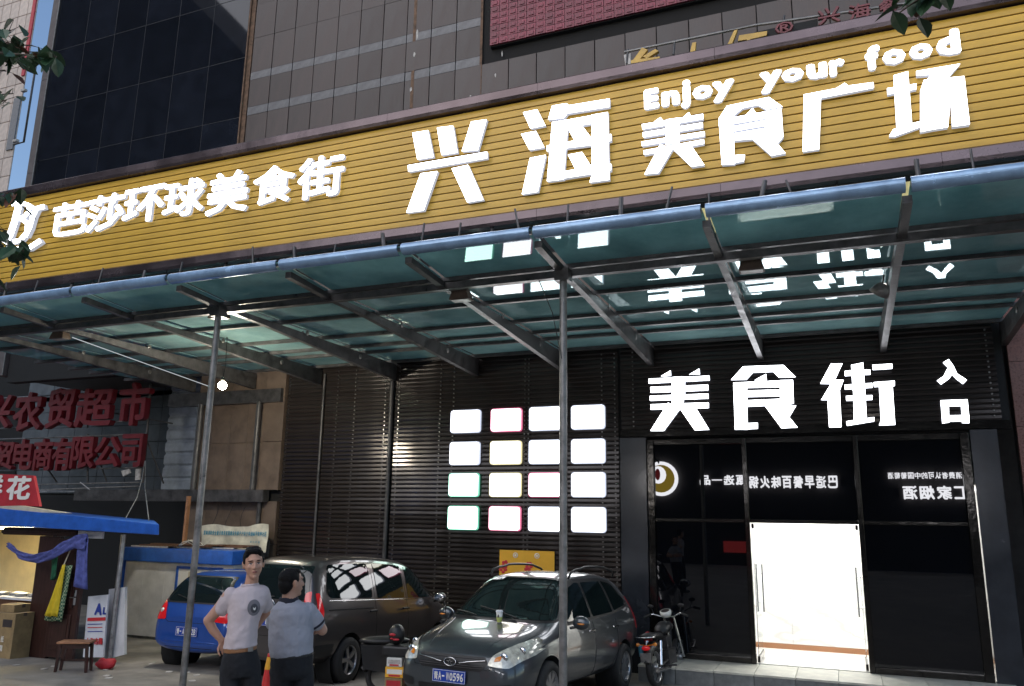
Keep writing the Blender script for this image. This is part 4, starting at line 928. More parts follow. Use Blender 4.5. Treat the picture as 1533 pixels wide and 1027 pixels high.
# ================================================================== TREES AT THE FRAME EDGES
def leaf_mesh(w=.036, l=.115):
    v = [(0, 0, 0), (w*.8, l*.28, .006), (w, l*.5, .004), (w*.6, l*.8, -.004), (0, l, -.014), (-w*.6, l*.8, -.004), (-w, l*.5, .004), (-w*.8, l*.28, .006), (0, l*.3, -.006), (0, l*.6, -.008)]
    return MB().add(v, [(0, 1, 8), (1, 2, 9, 8), (2, 3, 9), (3, 4, 9), (0, 8, 7), (8, 9, 6, 7), (9, 5, 6), (9, 4, 5)]).mesh('leaf', M['leaf'])
def tree(name, base, height, twigs, label, rad=.11, seed=1):
    random.seed(seed); base = Vector(base)
    t = empty(name, base, label=label, cat='tree', world=True)
    top = base + Vector((0, 0, height))
    pts = [base, base+Vector((.05, 0, height*.35)), base+Vector((-.04, .06, height*.7)), top]
    MB().tube(pts, [rad, rad*.8, rad*.65, rad*.4], 12).build('trunk', M['bark'], t)
    lm = leaf_mesh(); ld = lm.copy(); ld.materials.clear(); ld.materials.append(M['leaf_dry'])
    stems = MB(); k = 0
    for (a, tip, n) in twigs:
        a = pts[2].lerp(top, a); tip = Vector(tip); mid = a.lerp(tip, .5) + Vector((0, 0, .25)); path = [a, mid, a.lerp(tip, .8)+Vector((0, 0, .08)), tip]
        stems.tube(path, [.03, .02, .011, .004], 6)
        for i in range(n):
            f = random.uniform(0, 1)**.7; p = path[2].lerp(tip, f) if f < 1 else tip
            off = Vector((random.gauss(0, 1), random.gauss(0, 1), random.gauss(0, .6))); off = off.normalized()*random.uniform(.02, .15)
            q_ = p + off; stems.tube([p, q_], [.003, .002], 4, cap=False)
            if k > 290: continue
            o = inst('leaf', ld if random.random() < .06 else lm, t, q_, (R(random.uniform(-70, -15)), R(random.uniform(-25, 25)), random.uniform(0, 2*PI)), [random.uniform(.9, 1.45)]*3); k += 1
    tag(stems.build('branch', M['bark'], t), kind='stuff')
    # the crown above, outside the picture
    cr = MB()
    for i in range(260):
        d = Vector((random.gauss(0, 1), random.gauss(0, 1), random.gauss(0, .6))).normalized()*random.uniform(.3, 1.25)
        p = top + Vector((0, 0, .9)) + d; a = Vector((random.gauss(0, 1), random.gauss(0, 1), random.gauss(0, 1))).normalized()*.09; b = a.cross(Vector((random.random(), random.random(), 1))).normalized()*.035
        cr.add([p-b*.2, p+a*.5+b, p+a, p+a*.5-b], [(0, 1, 2, 3)])
    tag(cr.build('crown', M['leaf'], t), kind='stuff')
def T(px, py, Y): return at(px, py, Y)
tree('street_tree', (-7.6, 2.2, .38), 5.0, [(.9, T(48, 68, 3.6), 26), (.9, T(85, 85, 3.5), 16), (.8, T(60, 78, 3.7), 20), (.6, T(18, 45, 3.6), 22), (.6, T(8, 105, 3.6), 18), (.4, T(20, 140, 3.6), 14), (.3, T(10, 150, 3.5), 12),
      (.2, T(20, 290, 3.7), 22), (.1, T(10, 345, 3.7), 22), (.05, T(36, 375, 3.7), 26), (.05, T(12, 375, 3.7), 22), (.0, T(-20, 400, 3.7), 14)], 'leafy street tree whose dark green twigs hang into the left edge of the picture', seed=6)
tree('small_street_tree', (3.6, 3.4, .38), 6.2, [(.7, T(1352, 8, 4.2), 14), (.7, T(1345, 20, 4.2), 8), (.9, T(1372, -20, 4.2), 8)], 'street tree with a single leaf sprig dipping into the top right edge', seed=3)

# ================================================================== VEHICLES
def evalmesh(o):
    dg = bpy.context.evaluated_depsgraph_get(); dg.update()
    me = bpy.data.meshes.new_from_object(o.evaluated_get(dg)); return me
def smooth(me):
    for p in me.polygons: p.use_smooth = True
def cubic(xs, vals, x):
    if x <= xs[0]: return vals[0]
    for i in range(len(xs)-1):
        if x <= xs[i+1]:
            t = (x-xs[i])/(xs[i+1]-xs[i]); return [a+(b-a)*t for a, b in zip(vals[i], vals[i+1])]
    return vals[-1]
class Body:
    """car shell lofted through cross sections, wheel arches cut out, and things laid on its surface"""
    def __init__(s, name, st, wheels, wr, hw, m, root):
        rings = []
        for (x, z0, ym, zb, yb, zr, yr) in st:
            zm1 = z0 + (zb-z0)*.30; zm2 = z0 + (zb-z0)*.68
            half = [(ym*.90, z0), (ym*.985, zm1), (ym, zm2), (yb, zb), (yr+(yb-yr)*.12, zr-(zr-zb)*.16-.01), (yr*.86, zr-.012), (yr*.45, zr+.012)]
            ring = [(x, y, z) for y, z in half] + [(x, -y, z) for y, z in half[::-1]]; rings.append(ring)
        mb = MB().loft(rings); o = mb.build('tmp', None)
        sm = o.modifiers.new('s', 'SUBSURF'); sm.levels = 2; sm.render_levels = 2
        me = evalmesh(o); bpy.data.objects.remove(o); bm = bmesh.new(); bm.from_mesh(me); s.bvh = BVHTree.FromBMesh(bm); bm.free()
        b = bpy.data.objects.new('body', me); C.objects.link(b)
        cut = MB()
        for wx in wheels:
            for sy in (-1, 1):
                n = 28; r = wr + .055; ya, yb2 = sy*(hw-.30), sy*(hw+.3)
                cut.lathe([(0.001, min(ya, yb2)), (r, min(ya, yb2)), (r, max(ya, yb2)), (0.001, max(ya, yb2))], n, 'Y', (wx, 0, wr+.01))
        co = cut.build('cut', None); bo = b.modifiers.new('b', 'BOOLEAN'); bo.object = co; bo.operation = 'DIFFERENCE'; bo.solver = 'EXACT'
        me2 = evalmesh(b); bpy.data.objects.remove(b); bpy.data.objects.remove(co)
        me2.materials.clear(); me2.materials.append(m); smooth(me2)
        for p in me2.polygons: p.material_index = 0
        try: me2.set_sharp_from_angle(angle=R(38))
        except Exception: pass
        s.o = bpy.data.objects.new('body', me2); link(s.o, root); s.root = root; s.hw = hw
        for wx in wheels:
            for sy in (-1, 1):
                a = sy*(hw-.33); MB().lathe([(0.001, a), (wr+.10, a), (wr+.10, sy*(hw-.06))], 20, 'Y', (wx, 0, wr+.01)).build('arch_liner', M['slat_back'], root)
    def lay(s, name, poly, side, m, off=.006, parent=None, cut=.07, rnd=.03):
        """poly in (x,z) for 'L'/'R', in (y,z) for 'F'/'B', in (x,y) for 'T'"""
        pts = [Vector(p) for p in poly]; out = []
        for i, p in enumerate(pts):                # round the corners
            a, b = pts[i-1]-p, pts[(i+1) % len(pts)]-p; r = min(rnd, a.length*.4, b.length*.4)
            if r < 1e-4: out.append(p); continue
            p1, p2 = p+a.normalized()*r, p+b.normalized()*r; out += [p1, (p1+p2)/4+p/2, p2]
        bm = bmesh.new(); f = bm.faces.new([bm.verts.new((q.x, q.y, 0)) for q in out])
        bmesh.ops.triangulate(bm, faces=[f])
        for _ in range(6):
            e = [k for k in bm.edges if k.calc_length() > cut]
            if not e: break
            bmesh.ops.subdivide_edges(bm, edges=e, cuts=1); bmesh.ops.triangulate(bm, faces=[k for k in bm.faces if len(k.verts) > 3])
        D = {'L': Vector((0, -1, 0)), 'R': Vector((0, 1, 0)), 'F': Vector((-1, 0, 0)), 'B': Vector((1, 0, 0)), 'T': Vector((0, 0, -1))}[side]
        res = []
        for v in bm.verts:
            u, w = v.co.x, v.co.y
            o = Vector({'L': (u, 3, w), 'R': (u, -3, w), 'F': (4, u, w), 'B': (-4, u, w), 'T': (u, w, 4)}[side])
            res.append((o, s.bvh.ray_cast(o, D)))
        ds = sorted((h[0]-o).dot(D) for o, h in res if h[0]); med = ds[len(ds)//2]; lim = .16 if name in ('tail_lamp', 'tail_lamp_side') else .6
        for v, (o, h_) in zip(bm.verts, res):
            h, nrm = h_[0], h_[1]
            if h is None or abs((h-o).dot(D) - med) > lim:
                h, nrm = s.bvh.find_nearest(o + D*med)[:2]
            if nrm.dot(D) > .2: nrm = -nrm
            v.co = h + nrm*off
        bm.normal_update(); me = bpy.data.meshes.new(name); bmesh.ops.recalc_face_normals(bm, faces=bm.faces); bm.to_mesh(me); bm.free(); smooth(me); me.materials.append(m)
        o = bpy.data.objects.new(name, me); link(o, parent or s.root)
        return o
    def line(s, name, pts, side, m, w=.004, off=.002, parent=None):
        D = {'L': Vector((0, -1, 0)), 'R': Vector((0, 1, 0)), 'F': Vector((-1, 0, 0)), 'B': Vector((1, 0, 0)), 'T': Vector((0, 0, -1))}[side]
        out = []
        for (a, b) in zip(pts, pts[1:]):
            for k in range(7):
                u = a[0]+(b[0]-a[0])*k/6; q = a[1]+(b[1]-a[1])*k/6
                o = {'L': (u, 3, q), 'R': (u, -3, q), 'F': (4, u, q), 'B': (-4, u, q), 'T': (u, q, 4)}[side]
                h, nrm, _, _ = s.bvh.ray_cast(Vector(o), D)
                if h: out.append(h + (-nrm if nrm.dot(D) > 0 else nrm)*off)
        return MB().tube(out, w, 5).build(name, m, parent or s.root)
def wheel(root, x, y, r, sy, spokes=5, w=.19, sp=M['alloy'], rimr=.64):
    t = MB().lathe([(r*rimr, -w/2), (r*.80, -w/2), (r*.95, -w/2+.012), (r, -w/2+.04), (r, w/2-.04), (r*.95, w/2-.012), (r*.80, w/2), (r*rimr, w/2), (r*rimr, -w/2)], 36, 'Y').build('tyre', M['rubber'], root)
    t.location = (x, y, r)
    rm = MB().lathe([(r*rimr, w*.45), (r*rimr*.97, w*.45), (r*rimr*.93, w*.30), (r*rimr*.90, -w*.3)], 30, 'Y')
    rm.lathe([(.0, w*.36), (r*.13, w*.36), (r*.17, w*.28), (r*.17, -w*.1)], 16, 'Y')
    for k in range(spokes):
        a = 2*PI*k/spokes
        for da in (-.10, .10):
            m_ = Matrix.Rotation(a+da, 4, 'Y'); rm.hexa([m_ @ Vector(p) for p in ((r*.12, w*.18, -.024), (r*rimr*.95, w*.26, -.018), (r*rimr*.95, w*.38, -.014), (r*.12, w*.36, -.020), (r*.12, w*.18, .024), (r*rimr*.95, w*.26, .018), (r*rimr*.95, w*.38, .014), (r*.12, w*.36, .020))])
    o = rm.build('rim', sp, t)
    if sy < 0: o.rotation_euler = (0, 0, PI)
    MB().lathe([(.001, -w*.1), (r*rimr*.9, -w*.1)], 24, 'Y').build('brake_disc', M['black_plastic'], t)
    return t
def plate(root, x, y, z, txt, face, tilt=0):
    """face +1 looks along +x, -1 along -x"""
    p = MB().box(-.22, .22, -.006, 0, -.07, .07).build('number_plate', M['plate_blue'], root, bevel=.003)
    p.location = (x, y, z); p.rotation_euler = (tilt, 0, PI/2 if face > 0 else -PI/2)
    t = MB(); n = len(txt); xx = -.195; ws = [.062 if c > '~' else (.02 if c == '·' else .048) for c in txt]; sc = .39/(sum(ws)+.006*(n-1))
    for c, w in zip(txt, ws):
        if c == '·': t.box(xx+.002, xx+.002+w*sc*.6, -.0085, -.0065, -.008, .008)
        else: text_mesh(t, c, .022, (xx, -.0065, -.045), (w*sc, 0, 0), (0, 0, .09), FN)
        xx += (w+.006)*sc
    tag(t.build('digits', M['print_white'], p), kind='stuff')
    MB().box(-.215, .215, -.0075, -.0062, .060, .064).box(-.215, .215, -.0075, -.0062, -.064, -.060).box(-.215, -.211, -.0075, -.0062, -.06, .06).box(.211, .215, -.0075, -.0062, -.06, .06).build('border', M['print_white'], p)
    return p
def car_root(name, x, y, ang, sc, label, cat='car'):
    r = empty(name, (x, y, GZ(y)), label=label, cat=cat); 
    r.rotation_mode = 'QUATERNION'
    r.rotation_quaternion = Quaternion((1, 0, 0), math.atan(-.045)) @ Quaternion((0, 0, 1), ang); r.scale = sc; return r
def mirror(root, x, y, z, sy, m, fwd=1):
    o = MB().ball((0, 0, 0), (.075, .115, .085), 14, 10).build('mirror', m, root); o.location = (x, y, z)
    MB().ball((0, 0, 0), (.01, .095, .068), 12, 8).build('glass', M['chrome'], o).location = (-.066, 0, 0)
    MB().tube([(0, 0, -.04), (.03, -sy*.14, -.07)], .018, 6).build('arm', M['black_plastic'], o)
    MB().ball((0, 0, 0), (.012, .05, .012), 8, 6).build('indicator', M['lamp_amber'], o).location = (.070, sy*.02, -.01); return o

# ---- grey people carrier in front
r = car_root('grey_people_carrier', -4.262, 11.30, -1.67, (1.0, 1.05, 1.03), 'glossy dark grey people carrier with roof rails facing the camera behind the middle post')
st = [(2.235, .34, .40, .60, .36, .64, .30), (2.21, .26, .62, .62, .58, .69, .46), (2.12, .21, .76, .68, .70, .775, .54), (1.93, .19, .83, .76, .77, .87, .60), (1.55, .19, .865, .86, .80, .955, .64), (1.22, .19, .875, .92, .815, 1.02, .66), (1.06, .19, .88, .955, .82, 1.075, .66),
      (.72, .19, .88, .99, .825, 1.34, .62), (.42, .19, .88, 1.01, .825, 1.53, .595), (.18, .19, .88, 1.015, .825, 1.595, .59), (-.5, .19, .88, 1.04, .825, 1.635, .59), (-1.2, .19, .88, 1.07, .815, 1.62, .575), (-1.75, .21, .86, 1.09, .79, 1.55, .545), (-1.98, .25, .84, 1.08, .77, 1.42, .55), (-2.12, .30, .80, 1.02, .735, 1.14, .62), (-2.17, .36, .72, .95, .66, 1.0, .60)]
B = Body('mpv', st, (1.33, -1.33), .315, .88, M['paint_grey'], r)
for wx in (1.33, -1.33):
    for sy in (-1, 1): wheel(r, wx, sy*.79, .315, sy, 9, rimr=.66)
gl = M['car_glass']
B.lay('windscreen_surround', [(-.76, 1.035), (.76, 1.035), (.585, 1.545), (.3, 1.565), (-.3, 1.565), (-.585, 1.545)], 'F', M['black_plastic'], .004)
B.lay('windscreen', [(-.735, 1.06), (.735, 1.06), (.565, 1.525), (.3, 1.545), (-.3, 1.545), (-.565, 1.525)], 'F', gl, .008)
for sd in ('L', 'R'):
    B.lay('window_surround', [(.90, .985), (.82, 1.13), (.30, 1.49), (.05, 1.545), (-.95, 1.555), (-1.45, 1.50), (-1.80, 1.20), (-1.72, 1.13), (-1.0, 1.065)], sd, M['black_plastic'], .003)
    B.lay('front_window', [(.68, 1.035), (.28, 1.44), (.02, 1.50), (-.10, 1.50), (-.10, 1.055)], sd, gl, .008)
    B.lay('quarter_light', [(.86, 1.015), (.76, 1.12), (.60, 1.25), (.72, 1.03)], sd, gl, .008, rnd=.01)
    B.lay('rear_window', [(-.17, 1.06), (-.17, 1.50), (-.90, 1.51), (-.98, 1.09)], sd, gl, .008)
    B.lay('side_glass', [(-1.05, 1.10), (-.98, 1.51), (-1.40, 1.46), (-1.70, 1.20), (-1.66, 1.16)], sd, gl, .008)
    for xx in (.92, -.13, -1.02):
        B.line('door_gap', [(xx, 1.0), (xx-.01, .55), (xx+(.02 if xx > -1 else .28), .30)], sd, M['slat_back'], .005, 0)
    B.line('sill_gap', [(.9, .29), (-.75, .29)], sd, M['slat_back'], .005, 0)
    sy = 1 if sd == 'L' else -1
    for xx in (.06, -.86):
        h = MB().box(-.10, .10, -.012, .012, -.014, .014).build('door_handle', M['chrome'], r, bevel=.008); h.location = (xx, sy*.893, .90)
    B.lay('side_indicator', [(.98, .76), (1.08, .765), (1.08, .79), (.98, .785)], sd, M['lamp_amber'], .006, rnd=.01)
    # roof rail
    pts = []
    for k in range(11):
        x = .12 - 1.62*k/10; pts.append((x, sy*.60, 1.60 + .045 + .05*math.sin(PI*k/10)**.5 + (.02 if 2 < k < 9 else 0)))
    pts = [(.22, sy*.60, 1.56)] + pts + [(-1.58, sy*.585, 1.575)]
    rl_ = MB().tube(pts, .017, 8); rl_.build('roof_rail', M['black_plastic'], r)
    # headlamps
    hl = B.lay('headlamp', [(sy*.47, .625), (sy*.70, .60), (sy*.82, .72), (sy*.845, .90), (sy*.79, .925), (sy*.64, .825), (sy*.50, .725)], 'F', M['lamp_clear'], .010, rnd=.03, cut=.04)
    for yy, zz, rr_ in ((.62, .715, .048), (.735, .775, .044)):
        h_ = B.bvh.ray_cast(Vector((4, sy*yy, zz)), Vector((-1, 0, 0)))[0]
        if h_: MB().lathe([(0, .016), (rr_*.5, .02), (rr_, .012), (rr_*1.1, .002)], 16, 'X', tuple(h_+Vector((.004, 0, 0)))).build('reflector', M['chrome'], hl)
    B.lay('turn_lamp', [(sy*.535, .665), (sy*.60, .672), (sy*.60, .73), (sy*.54, .705)], 'F', M['lamp_amber'], .014, parent=hl, rnd=.01)
    B.lay('fog_lamp_recess', [(sy*.50, .33), (sy*.72, .35), (sy*.74, .44), (sy*.50, .42)], 'F', M['black_plastic'], .006)
    mirror(r, .72, sy*1.0, 1.04, sy, M['paint_grey'])
    B.lay('rear_lamp', [(-2.10, .80), (-1.98, .80), (-1.93, 1.25), (-2.02, 1.28)], sd, M['lamp_red'], .006)
gr = B.lay('grille', [(-.40, .555), (.40, .555), (.475, .64), (.43, .705), (-.43, .705), (-.475, .64)], 'F', M['black_plastic'], .008)
for zz in (.585, .608, .68): B.line('grille_slat', [(-.42, zz), (.42, zz)], 'F', M['steel'], .004, .012, gr)
B.line('chrome_bar', [(-.44, .668), (-.12, .632)], 'F', M['chrome'], .008, .016, gr); B.line('chrome_bar', [(.44, .668), (.12, .632)], 'F', M['chrome'], .008, .016, gr)
h_ = B.bvh.ray_cast(Vector((4, 0, .635)), Vector((-1, 0, 0)))[0]
em = MB()
for k in range(20):
    a0, a1 = 2*PI*k/20, 2*PI*(k+1)/20; em.tube([(h_.x+.022, .078*math.cos(a0), .635+.045*math.sin(a0)), (h_.x+.022, .078*math.cos(a1), .635+.045*math.sin(a1))], .007, 5, False)
for k in range(5):
    a = PI/2 + 2*PI*k/5; em.add([(h_.x+.024, .012*math.cos(a+.6), .635+.012*math.sin(a+.6)), (h_.x+.026, .052*math.cos(a), .635+.036*math.sin(a)), (h_.x+.024, .012*math.cos(a-.6), .635+.012*math.sin(a-.6))], [(0, 1, 2)])
em.build('star_badge', M['chrome'], gr)
B.lay('lower_intake', [(-.40, .26), (.40, .26), (.44, .38), (-.44, .38)], 'F', M['black_plastic'], .007)
plate(r, h_.x+.03, 0, .475, '青A·W0596', 1)
B.line('bumper_gap', [(-.80, .70), (-.52, .62), (-.50, .575), (.50, .575), (.52, .62), (.80, .70)], 'F', M['slat_back'], .004, 0)
B.line('bonnet_gap', [(2.13, -.50), (1.9, -.66), (1.25, -.74)], 'T', M['slat_back'], .004, 0); B.line('bonnet_gap', [(2.13, .50), (1.9, .66), (1.25, .74)], 'T', M['slat_back'], .004, 0)
B.line('bonnet_crease', [(2.1, -.38), (1.6, -.50), (1.15, -.60)], 'T', M['paint_grey'], .006, -.002); B.line('bonnet_crease', [(2.1, .38), (1.6, .50), (1.15, .60)], 'T', M['paint_grey'], .006, -.002)
for a, b in (((1.14, .30), (.98, -.32)), ((1.14, -.28), (1.0, -.66))): 
    za = B.bvh.ray_cast(Vector((a[0], a[1], 4)), Vector((0, 0, -1)))[0]; zb = B.bvh.ray_cast(Vector((b[0], b[1], 4)), Vector((0, 0, -1)))[0]
    MB().tube([za+Vector((.02, 0, .02)), za.lerp(zb, .5)+Vector((.01, 0, .035)), zb+Vector((0, 0, .03))], .010, 6).build('wiper', M['black_plastic'], r)
bpy.context.view_layer.update()
# drink cup on the bonnet
hp = B.bvh.ray_cast(Vector((1.30, .13, 4)), Vector((0, 0, -1)))[0]; wp = r.matrix_world @ hp
cp = empty('drink_cup', wp, label='clear plastic cup of pale green tea standing on the bonnet of the grey car', cat='cup')
MB().lathe([(0, 0), (.030, 0), (.044, .135), (.0, .135)], 18).build('cup', M['cup'], cp); MB().lathe([(.0305, .006), (.0405, .075)], 18).build('tea', M['tea'], cp)
MB().lathe([(.048, .135), (.048, .147), (.040, .158), (0, .158)], 18).build('lid', M['white_print'], cp)
MB().prism([(-.012, -.0425, .07), (.016, -.0425, .07), (.012, -.0425, .10), (.0, -.043, .11), (-.01, -.0425, .10)], (0, -.001, 0)).build('printed_mark', M['print_dark'], cp)
MB().tube([(0, 0, .15), (.012, 0, .215)], .004, 6).build('straw', M['print_dark'], cp)

# ---- dark van seen from behind
r = car_root('dark_grey_van', -7.74, 12.02, 1.508, (.94, 1.04, 1.03), 'dark grey minivan seen from behind with tall red tail lamps next to the two men', 'van')
st = [(2.2, .34, .62, .66, .55, .72, .42), (2.15, .24, .76, .72, .70, .80, .55), (1.95, .20, .82, .84, .76, .92, .60), (1.6, .20, .84, .96, .78, 1.04, .62), (1.40, .20, .845, 1.0, .785, 1.12, .62), (1.05, .20, .845, 1.02, .79, 1.42, .60), (.75, .20, .845, 1.03, .79, 1.62, .59), (.45, .20, .845, 1.04, .79, 1.70, .59),
      (-.3, .20, .845, 1.07, .79, 1.755, .60), (-1.2, .20, .845, 1.10, .79, 1.755, .60), (-1.85, .22, .835, 1.12, .78, 1.72, .585), (-2.08, .26, .82, 1.10, .765, 1.62, .575), (-2.19, .30, .80, 1.05, .755, 1.30, .63), (-2.235, .33, .77, .98, .735, 1.10, .66), (-2.25, .40, .70, .9, .66, .98, .62)]
B = Body('van', st, (1.36, -1.36), .31, .845, M['paint_van'], r)
for wx in (1.36, -1.36):
    for sy in (-1, 1): wheel(r, wx, sy*.755, .31, sy, 5, rimr=.64)
for sd in ('L', 'R'):
    sy = 1 if sd == 'L' else -1
    B.lay('front_window', [(1.18, 1.10), (.98, 1.30), (.68, 1.55), (.42, 1.60), (.35, 1.11)], sd, gl, .006)
    B.lay('middle_window', [(.24, 1.12), (.28, 1.615), (-.58, 1.645), (-.60, 1.135)], sd, gl, .006)
    B.lay('rear_side_window', [(-.74, 1.14), (-.74, 1.65), (-1.78, 1.62), (-1.92, 1.24), (-1.84, 1.17)], sd, gl, .006, rnd=.06)
    B.line('window_trim', [(1.22, 1.075), (-1.88, 1.135)], sd, M['chrome'], .006, .004)
    for xx in (.30, -.67): B.line('door_gap', [(xx, 1.66), (xx, .55), (xx, .30)], sd, M['slat_back'], .005, 0)
    B.line('slide_rail', [(-.75, 1.0), (-1.9, 1.01)], sd, M['slat_back'], .010, 0)
    B.lay('lower_cladding', [(.98, .24), (.98, .50), (-.96, .50), (-.96, .24)], sd, M['black_plastic'], .004)
    B.lay('lower_cladding', [(-1.78, .27), (-1.76, .56), (-2.18, .56), (-2.18, .33)], sd, M['black_plastic'], .004)
    for xx in (.16, -.82):
        h = MB().box(-.10, .10, -.014, .014, -.016, .016).build('door_handle', M['black_plastic'], r, bevel=.008); h.location = (xx, sy*.86, .96)
    mirror(r, 1.16, sy*.95, 1.10, sy, M['paint_van'])
    lp = B.lay('tail_lamp', [(sy*.60, .72), (sy*.735, .72), (sy*.705, 1.0), (sy*.65, 1.27), (sy*.575, 1.24), (sy*.585, .95)], 'B', M['lamp_red'], .010, cut=.04)
    B.lay('tail_lamp_side', [(-2.16, .80), (-2.06, .84), (-2.02, 1.0), (-2.06, 1.24), (-2.13, 1.24)], sd, M['lamp_red'], .009, cut=.04, rnd=.02)
    B.lay('amber_lamp', [(sy*.62, .86), (sy*.705, .86), (sy*.70, .97), (sy*.61, .95)], 'B', M['lamp_amber'], .014, parent=lp, rnd=.01)
    B.lay('low_reflector', [(sy*.58, .50), (sy*.76, .50), (sy*.76, .57), (sy*.58, .57)], 'B', M['lamp_red'], .008, rnd=.01)
    B.lay('mud_flap', [(-1.72, .10), (-1.60, .10), (-1.62, .34), (-1.74, .38)], sd, M['black_plastic'], .006)
B.lay('rear_window', [(-.64, 1.14), (.64, 1.14), (.54, 1.60), (-.54, 1.60)], 'B', gl, .008)
B.lay('windscreen', [(-.70, 1.10), (.70, 1.10), (.54, 1.60), (-.54, 1.60)], 'F', gl, .008)
tr_ = B.line('chrome_trim', [(-.58, .985), (.58, .985)], 'B', M['black_plastic'], .02, .004)
h_ = B.bvh.ray_cast(Vector((-4, 0, 1.05)), Vector((1, 0, 0)))[0]
em = MB()
for k in range(18):
    a0, a1 = 2*PI*k/18, 2*PI*(k+1)/18; em.tube([(h_.x-.016, .07*math.cos(a0), 1.06+.07*math.sin(a0)), (h_.x-.016, .07*math.cos(a1), 1.06+.07*math.sin(a1))], .010, 5, False)
em.tube([(h_.x-.018, -.045, 1.03), (h_.x-.018, -.01, 1.065), (h_.x-.018, -.03, 1.09)], .011, 5).tube([(h_.x-.018, .045, 1.09), (h_.x-.018, .01, 1.055), (h_.x-.018, .03, 1.03)], .011, 5)
em.build('round_badge', M['chrome'], r)
plate(r, h_.x-.035, 0, .84, '青A·11B28', -1)
B.line('bumper_gap', [(-.78, .64), (.78, .64)], 'B', M['slat_back'], .005, 0)
B.lay('wiper_arm', [(-.05, 1.16), (.30, 1.17), (.30, 1.19), (-.05, 1.18)], 'B', M['black_plastic'], .02, rnd=.005)

# ---- blue hatchback seen from behind
r = car_root('blue_hatchback', -9.76, 11.95, 1.60, (.90, .96, 1.0), 'small blue hatchback seen from behind at the left between the posts and the kiosk')
st = [(1.80, .34, .50, .60, .45, .64, .36), (1.76, .24, .68, .66, .60, .72, .46), (1.60, .20, .77, .76, .70, .85, .56), (1.25, .19, .80, .86, .74, .95, .60), (.95, .19, .805, .92, .75, 1.02, .60), (.60, .19, .81, .94, .755, 1.30, .56), (.30, .19, .81, .96, .755, 1.46, .54), (-.3, .19, .81, .98, .755, 1.51, .54),
      (-.95, .19, .81, 1.0, .75, 1.49, .53), (-1.35, .20, .81, 1.01, .745, 1.46, .54), (-1.60, .22, .80, .99, .735, 1.30, .57), (-1.74, .24, .78, .93, .71, 1.02, .60), (-1.80, .28, .74, .84, .68, .90, .56), (-1.83, .36, .66, .72, .60, .78, .50)]
B = Body('hatch', st, (1.17, -1.19), .29, .81, M['paint_blue'], r)
for wx in (1.17, -1.19):
    for sy in (-1, 1): wheel(r, wx, sy*.72, .29, sy, 6, rimr=.66)
B.lay('rear_window_surround', [(-.60, .985), (.60, .985), (.66, 1.06), (.50, 1.41), (-.50, 1.41), (-.66, 1.06)], 'B', M['black_plastic'], .004)
B.lay('rear_window', [(-.56, 1.01), (.56, 1.01), (.61, 1.07), (.47, 1.385), (-.47, 1.385), (-.61, 1.07)], 'B', gl, .008)
B.lay('windscreen', [(-.66, 1.02), (.66, 1.02), (.50, 1.40), (-.50, 1.40)], 'F', gl, .008)
for sd in ('L', 'R'):
    sy = 1 if sd == 'L' else -1
    B.lay('front_window', [(.72, 1.0), (.36, 1.34), (.0, 1.40), (-.05, 1.01)], sd, gl, .006)
    B.lay('rear_side_window', [(-.13, 1.02), (-.10, 1.40), (-.80, 1.38), (-1.12, 1.15), (-1.0, 1.05)], sd, gl, .006)
    for xx in (-.09, -.95): B.line('door_gap', [(xx, 1.38), (xx, .6), (xx+.05, .28)], sd, M['slat_back'], .004, 0)
    lp = B.lay('tail_lamp', [(sy*.50, .74), (sy*.72, .72), (sy*.745, .95), (sy*.66, 1.04), (sy*.56, .96)], 'B', M['lamp_red'], .012, cut=.04, rnd=.03)
    B.lay('tail_lamp_side', [(-1.78, .74), (-1.62, .80), (-1.50, 1.0), (-1.60, 1.06), (-1.74, .95)], sd, M['lamp_red'], .009, cut=.04, rnd=.02)
    hh = B.bvh.ray_cast(Vector((-4, sy*.63, .86)), Vector((1, 0, 0)))[0]
    if hh:
        MB().lathe([(0, -.022), (.035, -.018), (.045, -.006)], 14, 'X', tuple(hh)).build('clear_lens', M['lamp_clear'], lp)
    mirror(r, .68, sy*.90, .98, sy, M['paint_blue'])
B.lay('plate_recess', [(-.32, .47), (.32, .47), (.36, .66), (-.36, .66)], 'B', M['paint_blue'], .004)
B.line('tailgate_gap', [(-.62, .98), (-.54, .75), (-.46, .70), (.46, .70), (.54, .75), (.62, .98)], 'B', M['slat_back'], .004, 0)
B.line('bumper_crease', [(-.70, .42), (.70, .42)], 'B', M['paint_blue'], .014, .0)
h_ = B.bvh.ray_cast(Vector((-4, 0, .56)), Vector((1, 0, 0)))[0]
plate(r, h_.x-.02, .03, .57, '青·A1112B', -1)
h_ = B.bvh.ray_cast(Vector((-4, 0, .88)), Vector((1, 0, 0)))[0]
MB().tube([(h_.x-.012, -.045, .92), (h_.x-.014, .045, .90), (h_.x-.014, -.045, .86), (h_.x-.012, .045, .84)], .010, 6).build('badge', M['chrome'], r)
h_ = B.bvh.ray_cast(Vector((-4, 0, 1.03)), Vector((1, 0, 0)))[0]
MB().tube([h_+Vector((-.02, 0, 0)), h_+Vector((-.01, .15, .02)), h_+Vector((.03, .42, .08))], .008, 6).build('rear_wiper', M['black_plastic'], r)
B.line('lower_gap', [(-.72, .33), (.72, .33)], 'B', M['slat_back'], .006, 0)

